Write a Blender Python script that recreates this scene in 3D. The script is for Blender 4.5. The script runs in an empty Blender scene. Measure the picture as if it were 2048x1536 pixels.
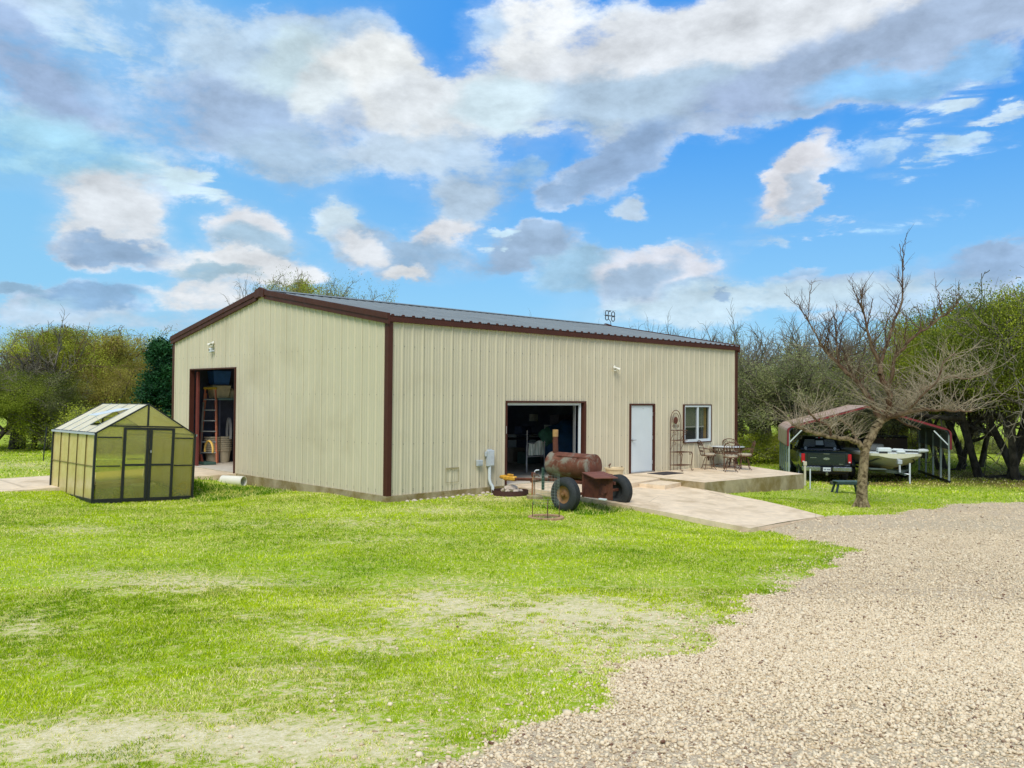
# Workshop yard: camera survey, terrain, metal building, yard objects, vehicles, trees
EXPO = 0.25; SUN = 2.6; SKY = 0.10
import bpy, math, random
import numpy as np
from mathutils import Vector, Matrix, noise as mnoise
R = math.radians
S = bpy.context.scene
COL = S.collection
random.seed(7); RN = np.random.default_rng(11)

# ------------------------------------------------------------------ camera survey
F, PITCH, ROLL, YAW = 1701.7, .0155, .009, .8002
CAM = np.array([-11.7816, -16.2926, 2.3163])
FW = np.array([math.cos(YAW)*math.cos(PITCH), math.sin(YAW)*math.cos(PITCH), math.sin(PITCH)])
_r = np.array([math.sin(YAW), -math.cos(YAW), 0.]); _u = np.cross(_r, FW)
RT = _r*math.cos(ROLL)+_u*math.sin(ROLL); UP = -_r*math.sin(ROLL)+_u*math.cos(ROLL)
def ray(x, y): return FW+RT*(x-1024)/F-UP*(y-768)/F
def at(x, y, z=0.):
    d = ray(x, y); return Vector(CAM+d*(z-CAM[2])/d[2])
def atY(x, y, Y):
    d = ray(x, y); return Vector(CAM+d*(Y-CAM[1])/d[1])
def atX(x, y, X):
    d = ray(x, y); return Vector(CAM+d*(X-CAM[0])/d[0])
def atD(x, y, dep): return Vector(CAM+ray(x, y)*dep)
def projn(P):
    d = np.asarray(P, float)-CAM; z = d@FW
    return 1024+F*(d@RT)/z, 768-F*(d@UP)/z, z

# ------------------------------------------------------------------ terrain
CP=np.array([(-11.8,-16.3,.72),(-8,-20,.72),(-15,-12,.7),(-9.2,-13.6,.62),(-12.5,-9.5,.45),(-5.5,-17.5,.5),
(-6.5,-11,.32),(-9.5,-6.5,.2),(-2.5,-13.5,.22),(-3.5,-8,.08),(-7,-3,.0),(0,-10,0.03),(-1.2,-4.6,-.1),(-4,-.5,-.12),(3.6,-10,-.12),
(-.15,-.15,-.17),(-.2,3.5,-.24),(-.2,6.8,-.26),(2,-.4,-.18),(3.7,-.5,-.18),(3.6,-4.9,-.3),(3.5,-7.5,-.36),(6.5,-9,-.3),(7.6,-7.1,-.42),
(8.9,-3.3,-.38),(11.5,-3.5,-.48),(14.8,-3.3,-.58),(10.8,-6.4,-.52),(15.5,-7,-.66),(12,-11,-.5),(17,-12,-.6),(18,-4,-.8),(20,-5.5,-.86),(19.5,-1,-.95),(24,-4,-1.0),(23.2,.6,-1.18),(26.5,1.8,-1.25),(25.5,-2.2,-1.08),(16,2,-.6),
(-2.6,5,-.36),(-4.8,5.1,-.28),(-5,8,-.18),(-7.5,4.5,-.15),(-6,7.2,-.15),(-1.5,7.3,-.14),(-9,9,-.15),(-3,11.5,-.2),(-6,12,-.25),(-13,4,.0),(-8,20,-.5),(-2,22,-.5),(-14,16,-.4),
(0,12.6,-.2),(15.5,12.5,-.4),(8,13,-.3),(30,-10,-.9),(30,5,-1.),(15,30,-.8),(0,40,-.8),(-15,35,-.7),(-30,20,-.5),(-30,-20,.4),(0,-40,.5),(40,-30,-.6),(60,0,-1.2),(0,70,-1.1),(50,50,-1.4),(-60,40,-.8),(60,-60,-.5),(-60,-60,0.3)],float)
def _k(d2): return np.sqrt(d2+1.0)
def _solve():
    P=CP[:,:2]; n=len(P)
    K=-_k(((P[:,None]-P[None])**2).sum(-1)); A=np.zeros((n+1,n+1)); A[:n,:n]=K-np.eye(n)*.15; A[:n,n]=1;A[n,:n]=1
    return np.linalg.solve(A,np.append(CP[:,2],0))
_W=_solve()
def hgt(X,Y):
    X=np.asarray(X,float);Y=np.asarray(Y,float)
    s=np.zeros(np.broadcast(X,Y).shape)+_W[-1]
    for (px,py,_),w in zip(CP,_W[:-1]): s=s-w*_k((X-px)**2+(Y-py)**2)
    return s

def H(x, y): return float(hgt(np.array(x), np.array(y)))
def ground(x, y):
    d = ray(x, y); t = np.arange(2, 160, .04); P = CAM+d*t[:, None]
    g = P[:, 2]-hgt(P[:, 0], P[:, 1]); return Vector(P[int(np.argmax(g < 0))])
def gxy(px, dep):
    """the spot on the ground below sight line px at the given depth"""
    P = CAM+ray(px, 790)*dep; return Vector((P[0], P[1], H(P[0], P[1])))

# ------------------------------------------------------------------ mesh building
class MB:
    def __init__(s, M=None):
        s.v = []; s.f = []; s.m = []; s.M = M or Matrix.Identity(4); s.mi = 0
    def add(s, vs, fs):
        n = len(s.v); M = s.M
        s.v += [tuple(M @ Vector(p)) for p in vs]
        s.f += [tuple(i+n for i in f) for f in fs]; s.m += [s.mi]*len(fs)
        return s
    def box(s, x0, x1, y0, y1, z0, z1):
        v = [(x, y, z) for z in (z0, z1) for y in (y0, y1) for x in (x0, x1)]
        return s.add(v, [(0, 2, 3, 1), (4, 5, 7, 6), (0, 1, 5, 4), (2, 6, 7, 3), (0, 4, 6, 2), (1, 3, 7, 5)])
    def bbox(s, x0, x1, y0, y1, z0, z1, b=.01):
        """box with chamfered edges"""
        cx, cy, cz = (x0+x1)/2, (y0+y1)/2, (z0+z1)/2
        hx, hy, hz = (x1-x0)/2, (y1-y0)/2, (z1-z0)/2
        b = min(b, hx*.9, hy*.9, hz*.9); vs = []; idx = {}
        for sx in (-1, 1):
            for sy in (-1, 1):
                for sz in (-1, 1):
                    for a in range(3):
                        p = [hx-b, hy-b, hz-b]; p[a] = (hx, hy, hz)[a]
                        idx[(sx, sy, sz, a)] = len(vs)
                        vs.append((cx+sx*p[0], cy+sy*p[1], cz+sz*p[2]))
        fs = []
        for a in range(3):
            o = [i for i in range(3) if i != a]
            for sg in (-1, 1):
                q = []
                for t in ((-1, -1), (1, -1), (1, 1), (-1, 1)):
                    k = [0, 0, 0]; k[a] = sg; k[o[0]] = t[0]; k[o[1]] = t[1]; q.append(idx[(*k, a)])
                fs.append(tuple(q) if (sg > 0) == (a != 1) else tuple(q[::-1]))
        for a in range(3):
            o = [i for i in range(3) if i != a]
            for t0 in (-1, 1):
                for t1 in (-1, 1):
                    def K(sg, ax):
                        k = [0, 0, 0]; k[a] = sg; k[o[0]] = t0; k[o[1]] = t1; return idx[(*k, ax)]
                    fs.append((K(-1, o[0]), K(1, o[0]), K(1, o[1]), K(-1, o[1])))
        for sx in (-1, 1):
            for sy in (-1, 1):
                for sz in (-1, 1): fs.append(tuple(idx[(sx, sy, sz, a)] for a in range(3)))
        return s.add(vs, fs)
    def hexa(s, b, t):
        """b, t: four bottom and four top corners in order"""
        return s.add(list(b)+list(t), [(3, 2, 1, 0), (4, 5, 6, 7), (0, 1, 5, 4), (1, 2, 6, 5), (2, 3, 7, 6), (3, 0, 4, 7)])
    def prism(s, poly, z0, z1):
        n = len(poly); v = [(p[0], p[1], z0 if not callable(z0) else z0(*p[:2])) for p in poly]+[(p[0], p[1], z1 if not callable(z1) else z1(*p[:2])) for p in poly]
        return s.add(v, [tuple(range(n))[::-1], tuple(range(n, 2*n))]+[(i, (i+1) % n, n+(i+1) % n, n+i) for i in range(n)])
    def extr(s, poly, a, b, axis):
        """profile poly (2d) swept from a to b along axis 'x','y'"""
        n = len(poly)
        mk = (lambda t, p: (t, p[0], p[1])) if axis == 'x' else (lambda t, p: (p[0], t, p[1]))
        v = [mk(a, p) for p in poly]+[mk(b, p) for p in poly]
        return s.add(v, [tuple(range(n))[::-1], tuple(range(n, 2*n))]+[(i, (i+1) % n, n+(i+1) % n, n+i) for i in range(n)])
    def tube(s, pts, r, n=8, cap=True, closed=False):
        P = [Vector(p) for p in pts]; L = len(P)
        rr = list(r) if hasattr(r, '__len__') else [r]*L
        vs = []; N = None
        for i, p in enumerate(P):
            if closed: T = P[(i+1) % L]-P[i-1]
            else: T = P[min(i+1, L-1)]-P[max(i-1, 0)]
            if T.length < 1e-9: T = Vector((0, 0, 1))
            T.normalize()
            if N is None: N = T.orthogonal().normalized()
            else:
                N = N-T*N.dot(T)
                N = T.orthogonal().normalized() if N.length < 1e-6 else N.normalized()
            B = T.cross(N)
            for k in range(n):
                a = 2*math.pi*k/n; vs.append(p+(N*math.cos(a)+B*math.sin(a))*rr[i])
        fs = []
        for i in range(L if closed else L-1):
            j = (i+1) % L
            for k in range(n):
                k2 = (k+1) % n; fs.append((i*n+k, i*n+k2, j*n+k2, j*n+k))
        if cap and not closed: fs += [tuple(range(n))[::-1], tuple(range((L-1)*n, L*n))]
        return s.add(vs, fs)
    def cyl(s, p, q, r, n=16, r2=None): return s.tube([p, q], [r, r if r2 is None else r2], n)
    def lathe(s, prof, n=24, o=(0, 0, 0), axis='z', closed=False):
        """prof [(r, h)]"""
        vs = []; L = len(prof)
        for (r, h) in prof:
            for k in range(n):
                a = 2*math.pi*k/n; c, d = r*math.cos(a), r*math.sin(a)
                p = {'z': (c, d, h), 'x': (h, c, d), 'y': (c, h, d)}[axis]
                vs.append((p[0]+o[0], p[1]+o[1], p[2]+o[2]))
        fs = [(i*n+k, i*n+(k+1) % n, ((i+1) % L)*n+(k+1) % n, ((i+1) % L)*n+k) for i in range(L if closed else L-1) for k in range(n)]
        return s.add(vs, fs)
    def disc(s, c, r, n=20, axis='z'):
        vs = []
        for k in range(n):
            a = 2*math.pi*k/n; x, y = r*math.cos(a), r*math.sin(a)
            vs.append({'z': (c[0]+x, c[1]+y, c[2]), 'x': (c[0], c[1]+x, c[2]+y), 'y': (c[0]+x, c[1], c[2]+y)}[axis])
        return s.add(vs, [tuple(range(n))])
    def build(s, name, mats, parent=None, smooth=False, loc=None, angle=40):
        me = bpy.data.meshes.new(name); me.from_pydata(s.v, [], s.f)
        mats = mats if isinstance(mats, (list, tuple)) else [mats]
        for m in mats: me.materials.append(m)
        if len(mats) > 1: me.polygons.foreach_set('material_index', s.m)
        me.validate(); me.update()
        o = bpy.data.objects.new(name, me); COL.objects.link(o)
        if parent: o.parent = parent
        if loc is not None: o.location = loc
        if smooth:
            me.polygons.foreach_set('use_smooth', [True]*len(me.polygons))
            try: me.set_sharp_from_angle(angle=R(angle))
            except Exception: pass
        return o

def fast_mesh(name, V, Fc, mat, nper, attrs=None, parent=None):
    """V (n,3), Fc flat index array with nper corners each"""
    me = bpy.data.meshes.new(name); V = np.ascontiguousarray(V, np.float32); Fc = np.ascontiguousarray(Fc, np.int32).ravel()
    nf = len(Fc)//nper
    me.vertices.add(len(V)); me.vertices.foreach_set('co', V.ravel())
    me.loops.add(len(Fc)); me.loops.foreach_set('vertex_index', Fc)
    me.polygons.add(nf); me.polygons.foreach_set('loop_start', np.arange(0, len(Fc), nper, dtype=np.int32))
    for k, a in (attrs or {}).items():
        at_ = me.attributes.new(k, 'FLOAT', 'POINT'); at_.data.foreach_set('value', np.ascontiguousarray(a, np.float32))
    me.materials.append(mat); me.update(calc_edges=True)
    o = bpy.data.objects.new(name, me); COL.objects.link(o)
    if parent: o.parent = parent
    return o

def tag(o, label=None, cat=None, group=None, kind=None):
    if label: o['label'] = label
    if cat: o['category'] = cat
    if group: o['group'] = group
    if kind: o['kind'] = kind
    return o
def thing(name, label, cat, loc=(0, 0, 0), rz=0., group=None):
    o = bpy.data.objects.new(name, None); COL.objects.link(o); o.empty_display_size = .2
    o.location = loc; o.rotation_euler = (0, 0, rz)
    return tag(o, label, cat, group)
def kids(o): return [c for c in bpy.data.objects if c.parent == o]
def copy_tree(o, parent=None, loc=None, rz=None, label=None, scale=None):
    c = o.copy(); COL.objects.link(c)
    if parent is not None: c.parent = parent
    if loc is not None: c.location = loc
    if rz is not None: c.rotation_euler = (0, 0, rz)
    if scale is not None: c.scale = scale
    if label: c['label'] = label
    for ch in kids(o): copy_tree(ch, c)
    return c

# ------------------------------------------------------------------ materials
def srgb(r, g, b):
    f = lambda c: (c/255/12.92) if c/255 <= .04045 else ((c/255+.055)/1.055)**2.4
    return (f(r), f(g), f(b), 1)
class NT:
    def __init__(s, tree): s.t = tree; s.n = tree.nodes; s.l = tree.links
    def new(s, typ, ins=None, **kw):
        n = s.n.new(typ)
        for k, v in kw.items(): setattr(n, k, v)
        for k, v in (ins or {}).items(): s.set(n, k, v)
        return n
    def set(s, n, k, v):
        i = n.inputs[k]
        if hasattr(v, 'bl_rna') and v.bl_rna.identifier.startswith('NodeSocket'): s.l.new(v, i)
        elif isinstance(v, bpy.types.Node): s.l.new(v.outputs[0], i)
        else: i.default_value = v
    def math(s, op, a, b=None, c=None, clamp=False):
        n = s.n.new('ShaderNodeMath'); n.operation = op; n.use_clamp = clamp
        for k, v in enumerate((a, b, c)):
            if v is not None: s.set(n, k, v)
        return n.outputs[0]
    def mix(s, f, a, b, mode='MIX'):
        n = s.n.new('ShaderNodeMix'); n.data_type = 'RGBA'; n.blend_type = mode; n.clamp_factor = True
        s.set(n, 0, f); s.set(n, 6, a); s.set(n, 7, b); return n.outputs[2]
    def noise(s, scale, detail=4, rough=.55, vec=None, dist=0.):
        n = s.n.new('ShaderNodeTexNoise'); s.set(n, 'Scale', scale); s.set(n, 'Detail', detail); s.set(n, 'Roughness', rough); s.set(n, 'Distortion', dist)
        if vec is not None: s.set(n, 'Vector', vec)
        return n.outputs[0]
    def rng(s, v, a, b, c=0., d=1., smooth=False):
        n = s.n.new('ShaderNodeMapRange'); n.interpolation_type = 'SMOOTHSTEP' if smooth else 'LINEAR'
        for k, x in zip(('Value', 'From Min', 'From Max', 'To Min', 'To Max'), (v, a, b, c, d)): s.set(n, k, x)
        return n.outputs[0]
    def attr(s, name): n = s.n.new('ShaderNodeAttribute'); n.attribute_name = name; return n.outputs['Fac']
    def coords(s, kind='Object'): return s.n.new('ShaderNodeTexCoord').outputs[kind]
    def mapping(s, vec, scale=(1, 1, 1), loc=(0, 0, 0), rot=(0, 0, 0)):
        n = s.n.new('ShaderNodeMapping'); s.set(n, 0, vec); s.set(n, 1, loc); s.set(n, 2, rot); s.set(n, 3, scale); return n.outputs[0]
def c4(c): return tuple(c)+(1,) if len(c) == 3 else c
def mat(name, col, rough=.6, metal=0., var=.15, vs=6., col2=None, f2=(.45, .65), s2=4., bump=.0, bs=40., spec=.5, world=False):
    m = bpy.data.materials.new(name); m.use_nodes = True; t = NT(m.node_tree); t.n.clear()
    out = t.new('ShaderNodeOutputMaterial'); p = t.new('ShaderNodeBsdfPrincipled'); t.l.new(p.outputs[0], out.inputs[0])
    co = t.new('ShaderNodeNewGeometry').outputs['Position'] if world else t.coords('Object')
    base = c4(col); dark = tuple(x*(1-var) for x in base[:3])+(1,); lite = tuple(min(1, x*(1+var)) for x in base[:3])+(1,)
    c = t.mix(t.rng(t.noise(vs, 5, .6, co), .3, .7), dark, lite)
    if col2 is not None: c = t.mix(t.rng(t.noise(s2, 6, .65, co, .4), f2[0], f2[1]), c, c4(col2))
    t.l.new(c, p.inputs['Base Color']); p.inputs['Roughness'].default_value = rough; p.inputs['Metallic'].default_value = metal
    p.inputs['Specular IOR Level'].default_value = spec
    rr = t.rng(t.noise(vs*2.3, 3, .5, co), .3, .7, max(0, rough-.08), min(1, rough+.08)); t.l.new(rr, p.inputs['Roughness'])
    if bump:
        b = t.new('ShaderNodeBump', {'Strength': min(1, bump*4), 'Distance': .02, 'Height': t.noise(bs, 4, .6, co)}); t.l.new(b.outputs[0], p.inputs['Normal'])
    m['pb'] = 1
    return m
def bsdf(m): return [n for n in m.node_tree.nodes if n.type == 'BSDF_PRINCIPLED'][0]
# ------------------------------------------------------------------ camera
cd = bpy.data.cameras.new('camera'); cam = bpy.data.objects.new('camera', cd); COL.objects.link(cam); S.camera = cam
cd.sensor_width = 36; cd.sensor_fit = 'HORIZONTAL'; cd.lens = 36*F/2048; cd.clip_end = 3000; cd.clip_start = .05
cam.matrix_world = Matrix(((RT[0], UP[0], -FW[0], CAM[0]), (RT[1], UP[1], -FW[1], CAM[1]), (RT[2], UP[2], -FW[2], CAM[2]), (0, 0, 0, 1)))
S.view_settings.view_transform = 'Standard'; S.view_settings.look = 'None'; S.view_settings.gamma = 1; S.view_settings.exposure = EXPO
S.render.resolution_x = 1024; S.render.resolution_y = 768
S.cycles.use_denoising = True
S.cycles.max_bounces = 6; S.cycles.diffuse_bounces = 3; S.cycles.glossy_bounces = 3; S.cycles.transmission_bounces = 6; S.cycles.transparent_max_bounces = 8
S.cycles.caustics_reflective = False; S.cycles.caustics_refractive = False
# ------------------------------------------------------------------ sun
SAZ, SEL = R(217), R(52)      # where the sun stands: heading in the ground plane, height
sd = Vector((math.cos(SAZ)*math.cos(SEL), math.sin(SAZ)*math.cos(SEL), math.sin(SEL)))
ld = bpy.data.lights.new('sun', 'SUN'); ld.energy = SUN; ld.angle = R(28); ld.color = (1, .955, .88)
lo = bpy.data.objects.new('sun', ld); COL.objects.link(lo); lo.rotation_euler = sd.to_track_quat('Z', 'Y').to_euler()
# ------------------------------------------------------------------ sky with clouds
W = bpy.data.worlds.new('World'); S.world = W; W.use_nodes = True; t = NT(W.node_tree); t.n.clear()
out = t.new('ShaderNodeOutputWorld'); bg = t.new('ShaderNodeBackground'); t.l.new(bg.outputs[0], out.inputs[0]); bg.inputs[1].default_value = SKY
sk = t.new('ShaderNodeTexSky', sky_type='NISHITA', sun_disc=False, sun_elevation=SEL, sun_rotation=math.atan2(sd.x, sd.y), altitude=300, air_density=1., dust_density=.6, ozone_density=2.2)
co = t.coords('Generated'); sx = t.new('ShaderNodeSeparateXYZ', {0: co})
el = t.math('MULTIPLY', t.math('ARCSINE', sx.outputs[2]), 57.2958)
az0 = t.math('MULTIPLY', t.math('ARCTAN2', sx.outputs[1], sx.outputs[0]), 57.2958)
AZC = 45.85
az = t.math('SUBTRACT', AZC, az0)                        # degrees to the right of the scene's axis, in world heading
hs = t.new('ShaderNodeHueSaturation', {'Saturation': 1.45, 'Value': 1.0, 'Color': sk.outputs[0]})
tint = t.mix(1.0, hs.outputs[0], (.80, 1.12, 1.18, 1), 'MULTIPLY')
K = 1/SKY/2**EXPO
def cc(r, g, b, k=1.): s_ = srgb(r, g, b); return (s_[0]*K*k, s_[1]*K*k, s_[2]*K*k, 1)
def angles(px, py):
    d = ray(px, py); d = d/np.linalg.norm(d)
    return AZC-math.degrees(math.atan2(d[1], d[0])), math.degrees(math.asin(d[2]))
# air gets paler towards the horizon
pale = t.rng(el, 0., 17., 1., 0., True)
deep = t.mix(t.rng(el, 3., 20., 0., 1.), cc(150, 212, 250), cc(66, 158, 250))
col = t.mix(.8, tint, deep)
col = t.mix(t.math('MULTIPLY', pale, .30), col, cc(172, 214, 246))
col = t.mix(t.rng(el, 0., 5.5, .55, 0., True), col, cc(206, 224, 240))
col = t.mix(t.math('MULTIPLY', t.rng(az, -32., 6., 1., 0., True), .6), col, cc(146, 208, 244))
# shared ragged fields, anchored to the sky directions
vz = t.mapping(co, (1, 1, 2.0))
nbig = t.noise(4.2, 6, .58, vz, .3); nfine = t.noise(13., 8, .66, vz, .3); nwisp = t.noise(9., 5, .6, t.mapping(co, (1, 1, 4.)), .6)
wob = t.math('ADD', t.math('MULTIPLY', t.math('SUBTRACT', nbig, .5), 3.0), t.math('MULTIPLY', t.math('SUBTRACT', nfine, .5), 3.6))
wob2 = t.math('ADD', t.math('MULTIPLY', t.math('SUBTRACT', nwisp, .5), 3.0), t.math('MULTIPLY', t.math('SUBTRACT', nfine, .5), 2.4))
tone = t.rng(t.noise(7., 6, .6, t.mapping(vz, (1, 1, 1), (4, 4, 9)), .3), .3, .7, .86, 1.10)
wx = t.math('MULTIPLY', t.math('SUBTRACT', t.noise(2.6, 3, .5, t.mapping(vz, (1, 1, 1), (3, 7, 1))), .5), 3.)
wy = t.math('MULTIPLY', t.math('SUBTRACT', t.noise(3.1, 3, .5, t.mapping(vz, (1, 1, 1), (9, 2, 5))), .5), 1.6)
wx2 = t.math('MULTIPLY', t.math('SUBTRACT', t.noise(11., 6, .6, t.mapping(vz, (1, 1, 1), (5, 1, 2))), .5), 5.5)
wy2 = t.math('MULTIPLY', t.math('SUBTRACT', t.noise(12., 6, .6, t.mapping(vz, (1, 1, 1), (1, 8, 3))), .5), 4.)
p2 = t.new('ShaderNodeCombineXYZ', {0: t.math('ADD', az, t.math('ADD', wx, wx2)), 1: t.math('ADD', el, t.math('ADD', wy, wy2))}).outputs[0]
BL = [ # px,py,rx,ry,turn,colour,alpha,edge softness,wisp
 (330, 70, 330, 95, 8, (193, 217, 238), .75, .55, 0), (70, 130, 170, 66, 28, (162, 186, 220), .9, .45, 0), (240, 190, 120, 40, 30, (153, 189, 226), .5, .6, 0), (230, 120, 170, 30, 22, (191, 219, 240), .75, .6, 1),
 (100, 300, 240, 80, 4, (165, 211, 234), .7, .6, 0), (560, 75, 110, 60, 10, (189, 215, 238), .55, .6, 0),
 (700, 100, 150, 80, 15, (163, 193, 224), .65, .6, 0), (590, 130, 110, 80, -30, (207, 229, 238), .75, .5, 0),
 (490, 262, 190, 78, 12, (168, 192, 222), .85, .4, 0), (620, 330, 190, 60, 8, (176, 202, 226), .75, .5, 0), (860, 295, 180, 52, -8, (192, 212, 230), .7, .5, 0),
 (690, 235, 60, 50, 0, (190, 206, 226), .7, .5, 0), (770, 165, 150, 75, 14, (236, 240, 240), .95, .4, 0), (900, 215, 170, 62, 4, (228, 234, 238), .95, .45, 0), (640, 205, 70, 50, -40, (224, 234, 238), .7, .5, 0),
 (1180, 150, 260, 120, -4, (228, 234, 238), 1., .4, 0), (1480, 90, 460, 110, -6, (226, 231, 236), 1., .35, 0), (1040, 50, 120, 80, 0, (240, 244, 246), .95, .45, 0), (965, 60, 70, 60, 0, (170, 206, 242), .55, .6, 0),
 (1330, 200, 330, 62, -2, (181, 204, 224), .85, .6, 0), (1660, 150, 300, 60, -12, (169, 189, 220), .9, .6, 0), (1850, 80, 320, 80, -8, (171, 191, 218), .9, .6, 0), (1760, 165, 170, 34, 0, (143, 195, 240), .7, .6, 0), (1985, 125, 110, 34, 0, (143, 193, 238), .8, .6, 0), (1000, 215, 120, 60, 0, (211, 231, 240), .8, .5, 0),
 (1240, 320, 140, 55, -22, (153, 181, 216), .95, .38, 0), (1050, 345, 70, 40, -35, (151, 191, 228), .7, .5, 0), (1130, 370, 70, 30, -30, (153, 183, 218), .8, .5, 0),
 (930, 385, 100, 90, -32, (183, 205, 226), .9, .4, 0), (880, 470, 75, 30, -15, (222, 226, 232), .85, .5, 0),
 (235, 440, 125, 88, 4, (214, 220, 226), .95, .35, 0), (245, 498, 120, 24, 2, (153, 181, 212), .8, .6, 0), (370, 365, 100, 26, 14, (207, 231, 242), .8, .6, 1),
 (505, 455, 84, 50, 16, (220, 224, 230), .95, .4, 0), (520, 490, 76, 34, 10, (171, 199, 220), .8, .6, 0), (500, 535, 160, 38, 3, (230, 234, 238), .95, .4, 0), (420, 585, 120, 30, 0, (226, 230, 234), .9, .5, 0), (450, 548, 90, 18, 0, (171, 199, 216), .7, .6, 0),
 (200, 590, 96, 34, -6, (143, 179, 214), .9, .45, 0), (40, 577, 64, 18, 0, (151, 187, 216), .8, .5, 0), (110, 610, 70, 16, -20, (163, 199, 224), .7, .6, 0),
 (680, 462, 74, 48, 22, (203, 221, 232), .9, .45, 0), (800, 512, 160, 50, 6, (159, 189, 218), .9, .5, 0), (720, 500, 60, 32, 20, (222, 227, 233), .8, .5, 0), (812, 546, 54, 20, 0, (224, 228, 232), .85, .5, 0),
 (1050, 495, 130, 38, -14, (159, 185, 214), .9, .42, 0), (1150, 545, 110, 55, -10, (159, 197, 224), .85, .45, 0), (985, 480, 60, 12, -8, (199, 227, 244), .8, .6, 1),
 (1340, 545, 150, 52, 0, (216, 220, 230), .95, .4, 0), (1280, 565, 90, 40, -20, (169, 193, 218), .85, .5, 0), (1400, 585, 90, 26, 0, (173, 201, 226), .7, .6, 0),
 (1590, 362, 112, 46, -46, (222, 224, 230), .98, .42, 0), (1600, 385, 80, 24, -46, (177, 199, 222), .6, .7, 0), (1270, 410, 46, 24, 0, (189, 211, 232), .85, .5, 0),
 (1540, 232, 90, 26, -6, (169, 209, 242), 0.35, .6, 1), (1700, 205, 120, 28, 0, (143, 199, 244), 0.4, .7, 1), (1870, 216, 110, 26, -14, (205, 229, 246), 0.75, .6, 1), (1830, 275, 130, 26, -10, (189, 221, 246), 0.5, .6, 1), (1750, 300, 100, 22, -8, (183, 217, 246), 0.35, .6, 1), (1940, 280, 70, 14, -4, (189, 221, 246), .8, .6, 1), (2020, 220, 60, 14, -10, (203, 227, 246), .8, .6, 1),
 (1880, 318, 130, 16, -6, (189, 221, 246), .7, .7, 1), (1770, 425, 120, 34, -4, (165, 211, 246), .7, .7, 1), (1500, 470, 200, 22, -10, (169, 215, 246), .6, .8, 1), (1540, 498, 90, 14, -5, (193, 221, 242), .5, .7, 1),
 (1970, 522, 96, 34, -6, (159, 189, 224), .9, .42, 0), (1790, 560, 200, 24, 0, (171, 199, 230), .6, .7, 0), (1600, 545, 50, 16, -20, (153, 191, 226), .6, .6, 0), (1500, 612, 420, 40, -3, (201, 225, 240), .75, .7, 0), (1460, 603, 30, 10, 0, (163, 193, 224), .7, .6, 0), (400, 640, 500, 30, 0, (189, 211, 230), .7, .7, 0), (1900, 600, 220, 22, 0, (183, 213, 238), .6, .7, 0),
]
cover = None; cf = cc(196, 214, 236)
fa = t.noise(8.5, 10, .63, vz, .12); fb = t.noise(8.5, 10, .63, t.mapping(vz, (1, 1, 1), (.012, -.016, -.030)), .12)       # the same field seen a little towards the light
fw_ = t.noise(9., 7, .6, t.mapping(co, (1, 1, 5.)), .5)
for (px, py, rx, ry, tn, c, al, so, ws) in BL:
    a, e = angles(px, py)
    mp = t.new('ShaderNodeMapping', vector_type='TEXTURE'); t.set(mp, 0, p2)
    mp.inputs[1].default_value = (a, e, 0); mp.inputs[2].default_value = (0, 0, R(-tn)); mp.inputs[3].default_value = (rx*.0337, ry*.0337, 1)
    ln = t.new('ShaderNodeVectorMath', {0: mp.outputs[0]}, operation='LENGTH').outputs['Value']
    mk = t.rng(ln, .35, 1.30+.25*so, al, 0., True)
    if ws: mk = t.math('MULTIPLY', mk, t.rng(fw_, .40, .60, .25, 1.1, True))
    cover = mk if cover is None else t.math('SUBTRACT', t.math('ADD', cover, mk), t.math('MULTIPLY', cover, mk))
    cf = t.mix(t.rng(mk, .15, .75, 0., 1., True), cf, cc(*c))
dens = t.math('ADD', t.math('MULTIPLY', cover, 1.05), t.math('MULTIPLY', t.math('SUBTRACT', fa, .5), 1.75))
veil = t.rng(cover, .1, 1., 0., .38, True)
op = t.math('MAXIMUM', t.rng(dens, .37, .86, 0., .97, True), veil)
relief = t.math('ADD', 1.0, t.math('MULTIPLY', t.math('SUBTRACT', fa, fb), 1.25)); relief = t.math('MULTIPLY', relief, t.rng(dens, .3, 1.5, 1.08, .95))
shade = t.new('ShaderNodeVectorMath', {0: cf, 3: relief}, operation='SCALE').outputs[0]
lum = t.mix(op, col, shade)
# unseen broken cloud added behind and above the view for more fill
rest = t.math('MAXIMUM', t.rng(el, 27., 36., 0., 1., True), t.rng(t.math('ABSOLUTE', az), 34., 42., 0., 1., True))
ov = t.math('MULTIPLY', rest, t.rng(nbig, .40, .56, 0., .9, True))
col = t.mix(ov, lum, cc(214, 220, 230))
t.l.new(col, bg.inputs[0])
W.cycles.sampling_method = 'MANUAL'; W.cycles.sample_map_resolution = 512
# ------------------------------------------------------------------ materials shared by many things
M = {}
M['siding'] = mat('siding_paint', (.575, .52, .370), .5, 0, .05, .6, (.50, .445, .305), (.52, .75), .5, spec=.3)
M['brown'] = mat('brown_trim_paint', (.070, .022, .013), .55, 0, .12, 3, spec=.25)
M['roof'] = mat('roof_metal', (.19, .215, .215), .5, .1, .10, 1.2, (.15, .17, .17), (.5, .7), .8, spec=.35)
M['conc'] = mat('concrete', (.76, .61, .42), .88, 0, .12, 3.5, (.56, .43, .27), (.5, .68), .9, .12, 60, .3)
_t = NT(M['conc'].node_tree); _b = bsdf(M['conc']); _c = _b.inputs['Base Color'].links[0].from_socket; _g = _t.n.new('ShaderNodeNewGeometry').outputs['Position']
_v = _t.new('ShaderNodeTexVoronoi', {'Vector': _t.mapping(_g, (.42, .3, 1)), 'Scale': 1.}, feature='DISTANCE_TO_EDGE').outputs['Distance']
_kk = _t.math('ADD', _v, _t.math('MULTIPLY', _t.math('SUBTRACT', _t.noise(6, 4, .6, _g), .5), .012))
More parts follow.
